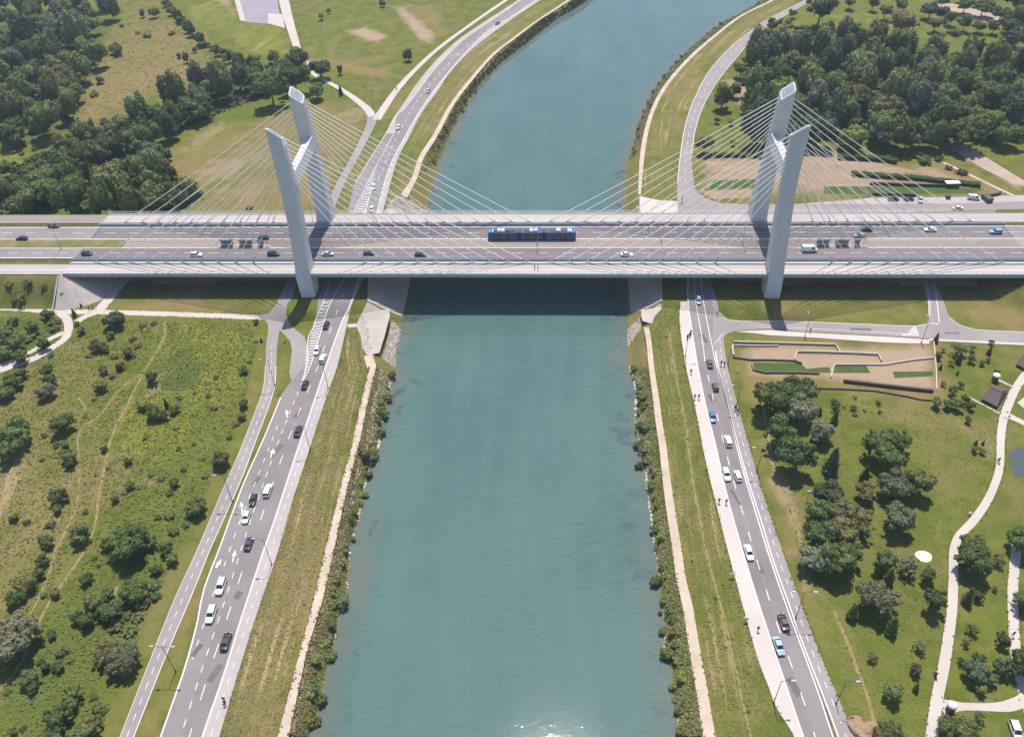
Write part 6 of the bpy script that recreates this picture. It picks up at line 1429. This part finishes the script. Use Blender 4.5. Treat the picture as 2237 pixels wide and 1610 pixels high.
# shrubs on the river banks
def bank(top, wat, n, r, marks, group, side, t0=.25, t1=.95, hues=('mid','mid','light','light','yellow','olive'), kinds=('shrub','shrub','round','willow')):
    T = resample(U(top), 400); W = resample(U(wat, WATER), 400); q = random.Random(n); pts = []
    for i in range(n):
        f = (i+.5+q.uniform(-.45,.45))/n; t = q.uniform(t0, t1); a = T[int(f*399)]; b = W[int(f*399)]
        pts.append((a*(1-t)+b*t, t))
    for i, (p, t) in enumerate(pts):
        R = r*q.uniform(.6, 1.35); k = q.choice(kinds); hu = q.choice(hues)
        lab = '%s shrub on the %s, %s from the bridge' % ({'mid':'green','dark':'dark green','light':'light green','yellow':'yellowish','olive':'olive'}[hu], side, ('%d%s' % (i+1, {1:'st',2:'nd',3:'rd'}.get((i+1) % 10 if (i+1)//10 != 1 else 0, 'th'))))
        o = tree(0, 0, 0, k, hu, lab, group, 1.0 if k == 'shrub' else .8, parts=False, name='shrub', world=(float(p[0]), float(p[1])), rad=R if k == 'shrub' else R*.85)
        o['category'] = 'shrub'
bank(LT[7:], LW[7:], 36, 1.3, None, 'shrubs on the left bank before the bridge', 'near left river bank', .35, 1.0)
bank(RT[6:], RW[5:], 34, 1.2, None, 'shrubs on the right bank before the bridge', 'near right river bank', .5, 1.0)
bank(list(reversed(LTF)), list(reversed(LWF)), 34, 1.25, None, 'shrubs on the left bank beyond the bridge', 'far left river bank', .25, .95, ('mid','mid','light','olive'))
bank(list(reversed(RTF)), list(reversed(RWF)), 30, 1.3, None, 'shrubs on the right bank beyond the bridge', 'far right river bank', .4, 1.0, ('mid','dark','olive','olive'))
placed([(737,1282,17,'willow','light'),(805,962,16,'willow','mid'),(790,975,13,'round','olive'),(830,870,15,'round','mid'),(843,840,10,'round','mid'),(826,915,11,'round','mid'),(797,1005,11,'round','mid'),(712,1400,13,'willow','mid'),(692,1500,12,'round','mid'),(683,1545,11,'round','yellow'),(662,1600,14,'willow','mid'),(792,1050,8,'round','yellow'),(852,790,10,'round','dark')], [(748,1290,'big shadow reaching the water on the left bank'),(790,960,'bent white kerb beside the left riverside path'),(840,850,'river edge below the left rock slope'),(690,1520,'bottom end of the left bank')], 'bushes at the left water edge', True)
placed([(1400,820,13,'round','light'),(1405,845,12,'willow','mid'),(1402,905,12,'round','dark'),(1398,940,11,'willow','dark'),(1400,985,11,'round','dark'),(1412,975,9,'round','mid'),(1440,1235,14,'willow','mid'),(1465,1395,16,'willow','light'),(1450,1350,9,'round','mid'),(1478,1470,10,'round','yellow'),(1480,1500,11,'shrub','mid'),(1448,1310,6,'round','dark'),(1427,1040,8,'round','dark')], [(1400,830,'right water edge just below the rocks'),(1405,960,'right water edge opposite the blue saloon'),(1440,1240,'right water edge level with the white saloon'),(1470,1420,'lower right water edge')], 'bushes at the right water edge', True)
placed([(1563,1306,5,'shrub','dark'),(1586,1413,4,'shrub','dark'),(1635,1553,5,'shrub','dark'),(1512,1225,4,'shrub','dark'),(1455,735,5,'shrub','mid'),(665,1319,4,'shrub','dark')], [(1575,1400,'faint track on the right grass bank'),(660,1330,'left riverside path')], 'lone tufts on the grass banks', True)

# ------------------------------------------------------------------ loose ground cover: rocks and rough growth
def scatter(name, samples, size, mat, kind='blade', seed=0, color=None):
    """samples: Nx3 points; one object of many small leaf sprays or stones"""
    r = np.random.default_rng(seed); n = len(samples); p = np.array(samples); s = size*r.uniform(.5, 1.5, n)
    if kind == 'blade':
        nn = np.array([0,.25,1.])+r.normal(size=(n,3))*.32; nn /= np.linalg.norm(nn, axis=1)[:,None]
        t = np.cross(nn, r.normal(size=(n,3))); t /= np.linalg.norm(t, axis=1)[:,None]; u = np.cross(nn, t); s = s[:,None]
        p = p+np.array([0,0,1])*s*r.uniform(.1,.6,(n,1))
        V = np.stack([p-t*s-u*s*.5, p+t*s*.3-u*s, p+t*s*1.1+u*s*.1, p-t*s*.1+u*s], 1).reshape(-1,3); Fq = np.arange(n*4).reshape(-1,4)
    else:
        base = np.array([(1,0,0),(0,1,0),(-1,0,0),(0,-1,0),(0,0,1),(0,0,-1)]); tri = np.array([(0,1,4),(1,2,4),(2,3,4),(3,0,4),(1,0,5),(2,1,5),(3,2,5),(0,3,5)])
        a = r.uniform(0,6.28,n); V = base[None]*(r.uniform(.6,1.25,(n,6,1)))*np.stack([s,s*r.uniform(.6,1,n),s*r.uniform(.5,.8,n)],1)[:,None,:]
        x = V[...,0]*np.cos(a)[:,None]-V[...,1]*np.sin(a)[:,None]; y = V[...,0]*np.sin(a)[:,None]+V[...,1]*np.cos(a)[:,None]
        V = np.stack([x,y,V[...,2]],-1)+p[:,None,:]; V = V.reshape(-1,3); Fq = (tri[None]+np.arange(n)[:,None,None]*6).reshape(-1,3)
    me = mesh_np(name, V, Fq); me.polygons.foreach_set('use_smooth', np.zeros(len(Fq), bool))
    o = link_mesh(name, me, mat); o['kind'] = 'stuff'
    if color: o.color = (*color, 1)
    return o
def between(top, wat, n, t0, t1, f0=0., f1=1., seed=0):
    r = np.random.default_rng(seed); T = resample(U(top), 500); W = resample(U(wat, WATER), 500)
    f = r.uniform(f0, f1, n); i = (f*498).astype(int); t = r.uniform(t0, t1, n)
    p = T[i]*(1-t)[:,None]+W[i]*t[:,None]; z = height(p)[0]
    return np.c_[p, z]
def inpoly(pts, n, seed=0, z=None):
    r = np.random.default_rng(seed); G = np.array(U(pts)); p = r.uniform(G.min(0), G.max(0), (int(n*2.5),2)); p = p[inside(p, G)][:n]
    for L, w_ in PATHS:
        if len(p) and (L.max(0)+3 > p.min(0)).all() and (L.min(0)-3 < p.max(0)).all(): p = p[dist_poly(p, L) > w_/2+.5]
    return np.c_[p, height(p)[0] if z is None else np.full(len(p), z)]
LTn, LWn, RTn, RWn = LT[7:], LW[7:], RT[6:], RW[5:]
scatter('riprap', np.r_[between(LTn, LWn, 1500, .25, 1.03, seed=1), between(RTn, RWn, 700, .45, 1.05, seed=2), between(list(reversed(LTF)), list(reversed(LWF)), 700, .8, 1.04, seed=3)], .32, M['rock'], 'rock', 5)
scatter('riprap', np.r_[inpoly([(852,684),(878,697),(868,735),(860,775),(833,774),(842,735)], 900, 4), inpoly([(1373,694),(1399,679),(1402,708),(1376,730)], 420, 5), inpoly([(866,428),(895,430),(933,438),(928,470),(836,474),(845,450)], 1500, 6)], .45, M['rock'], 'rock', 6)
scatter('riprap', np.r_[between(LTn, LWn, 330, .93, 1.04, seed=31), between(RTn, RWn, 260, .95, 1.05, seed=32)], .5, surf('pale_rock', (.55,.50,.43), (.65,.60,.53), 4, .9, 3), 'rock', 16)
fo = M['foliage']
scatter('riverbank_growth', between(LTn, LWn, 9000, .12, .98, seed=7), .30, fo, 'blade', 7, (.27,.235,.10))
scatter('riverbank_growth', between(LTn, LWn, 5000, .5, 1.0, seed=17), .34, fo, 'blade', 17, (.20,.24,.065))
scatter('riverbank_growth', between(RTn, RWn, 10000, .05, 1.0, seed=8), .32, fo, 'blade', 8, (.25,.255,.085))
scatter('riverbank_growth', between(list(reversed(LTF)), list(reversed(LWF)), 4500, .1, .97, seed=9), .5, fo, 'blade', 9, (.13,.16,.06))
scatter('riverbank_growth', between(list(reversed(RTF)), list(reversed(RWF)), 5000, .1, 1.0, seed=10), .5, fo, 'blade', 10, (.19,.20,.08))
scrub = [(350,705),(545,705),(560,760),(535,880),(500,960),(420,1140),(330,1330),(260,1500),(215,1610),(0,1610),(0,1520),(110,1320),(190,1200),(220,1080),(260,940),(330,800)]
scatter('meadow_growth', inpoly(scrub, 11000, 11), .22, fo, 'blade', 11, (.155,.19,.045))
scatter('meadow_growth', inpoly([(295,870),(330,800),(410,712),(550,712),(555,800),(520,850),(480,900),(430,960),(390,1000),(300,990),(268,990),(278,900)], 2500, 12), .18, fo, 'blade', 12, (.17,.185,.040))
scatter('meadow_growth', inpoly([(0,690),(345,700),(320,800),(240,940),(200,1100),(160,1210),(60,1360),(0,1480)], 8000, 13), .22, fo, 'blade', 13, (.17,.18,.055))
scatter('meadow_growth', inpoly([(150,110),(330,10),(420,60),(500,140),(420,190),(280,240),(160,260),(180,170)], 3000, 14), .30, fo, 'blade', 14, (.19,.18,.075))
scatter('wood_floor_growth', np.r_[inpoly([(1640,100),(1740,78),(1840,66),(1950,90),(2060,115),(2237,122),(2237,310),(1640,310)], 9000, 16), inpoly([(0,60),(160,50),(215,100),(160,240),(60,300),(0,310)], 4000, 17), inpoly([(70,340),(330,270),(560,140),(600,200),(330,310),(400,400),(400,460),(0,462),(0,400)], 8000, 18)], .6, fo, 'blade', 19, (.055,.075,.03))
eg = []
er = np.random.default_rng(77)
for L, w_ in PATHS:
    d = np.hypot(*np.diff(L, axis=0).T).sum(); n = int(d*2.2); t = er.uniform(0, len(L)-1.001, n); i = t.astype(int); f = (t-i)[:,None]
    p = L[i]*(1-f)+L[i+1]*f; nn_ = offset(L, 1)-L; sd2 = er.choice([-1,1], n)[:,None]
    eg.append(p+nn_[i]*sd2*(w_/2+er.normal(0,.16,n)[:,None]))
for A, B in ((LW_out, None), (gpL, None), (gpL2, None), (RPl, None), (bpR[4:], None)):
    L = resample(catmull(U(A)), 200); d = np.hypot(*np.diff(L, axis=0).T).sum(); n = int(d*3.5); t = er.uniform(0, 198.9, n); i = t.astype(int); f = (t-i)[:,None]
    eg.append(L[i]*(1-f)+L[i+1]*f+(offset(L, 1)-L)[i]*er.normal(0,.22,n)[:,None])
eg = np.concatenate(eg); scatter('verge_growth', np.c_[eg, np.full(len(eg), .02)], .17, fo, 'blade', 78, (.16,.165,.055))
park = [(1600,880),(1790,860),(2050,900),(2180,920),(2170,1060),(2080,1170),(2060,1400),(2020,1610),(1880,1610),(1800,1350),(1700,1050)]
scatter('lawn_growth', inpoly(park, 12000, 21), .13, fo, 'blade', 21, (.20,.235,.06))
scatter('lawn_growth', inpoly([(775,665),(800,690),(815,780),(720,1120),(600,1610),(480,1610),(610,1200),(690,960),(740,790)], 7000, 22), .14, fo, 'blade', 22, (.20,.18,.07))
scatter('lawn_growth', inpoly([(1430,668),(1490,668),(1500,800),(1560,1080),(1725,1610),(1545,1610),(1480,1230),(1430,870),(1412,740)], 7000, 23), .14, fo, 'blade', 23, (.17,.18,.055))
# brown boulders at the bottom of the park
for i, (x, y, s_) in enumerate(((1872,1585,1.6),(1885,1600,1.9),(1905,1592,1.4),(1898,1606,1.3))):
    p = un(x, y); bm = bmesh.new(); g = bmesh.ops.create_icosphere(bm, subdivisions=3, radius=s_)
    for v in g['verts']: v.co *= 1+.35*mnoise.noise(v.co*.8+Vector((i*7,0,0))); v.co.z = v.co.z*.6
    tag(from_bm('boulder', bm, M['soil'], loc=(p[0], p[1], .25)), ['leftmost brown boulder at the bottom of the park','largest brown boulder at the bottom of the park','uppermost brown boulder nearest the bottom park path','brown boulder cut by the bottom edge'][i], 'boulder', 'boulders at the bottom of the park')
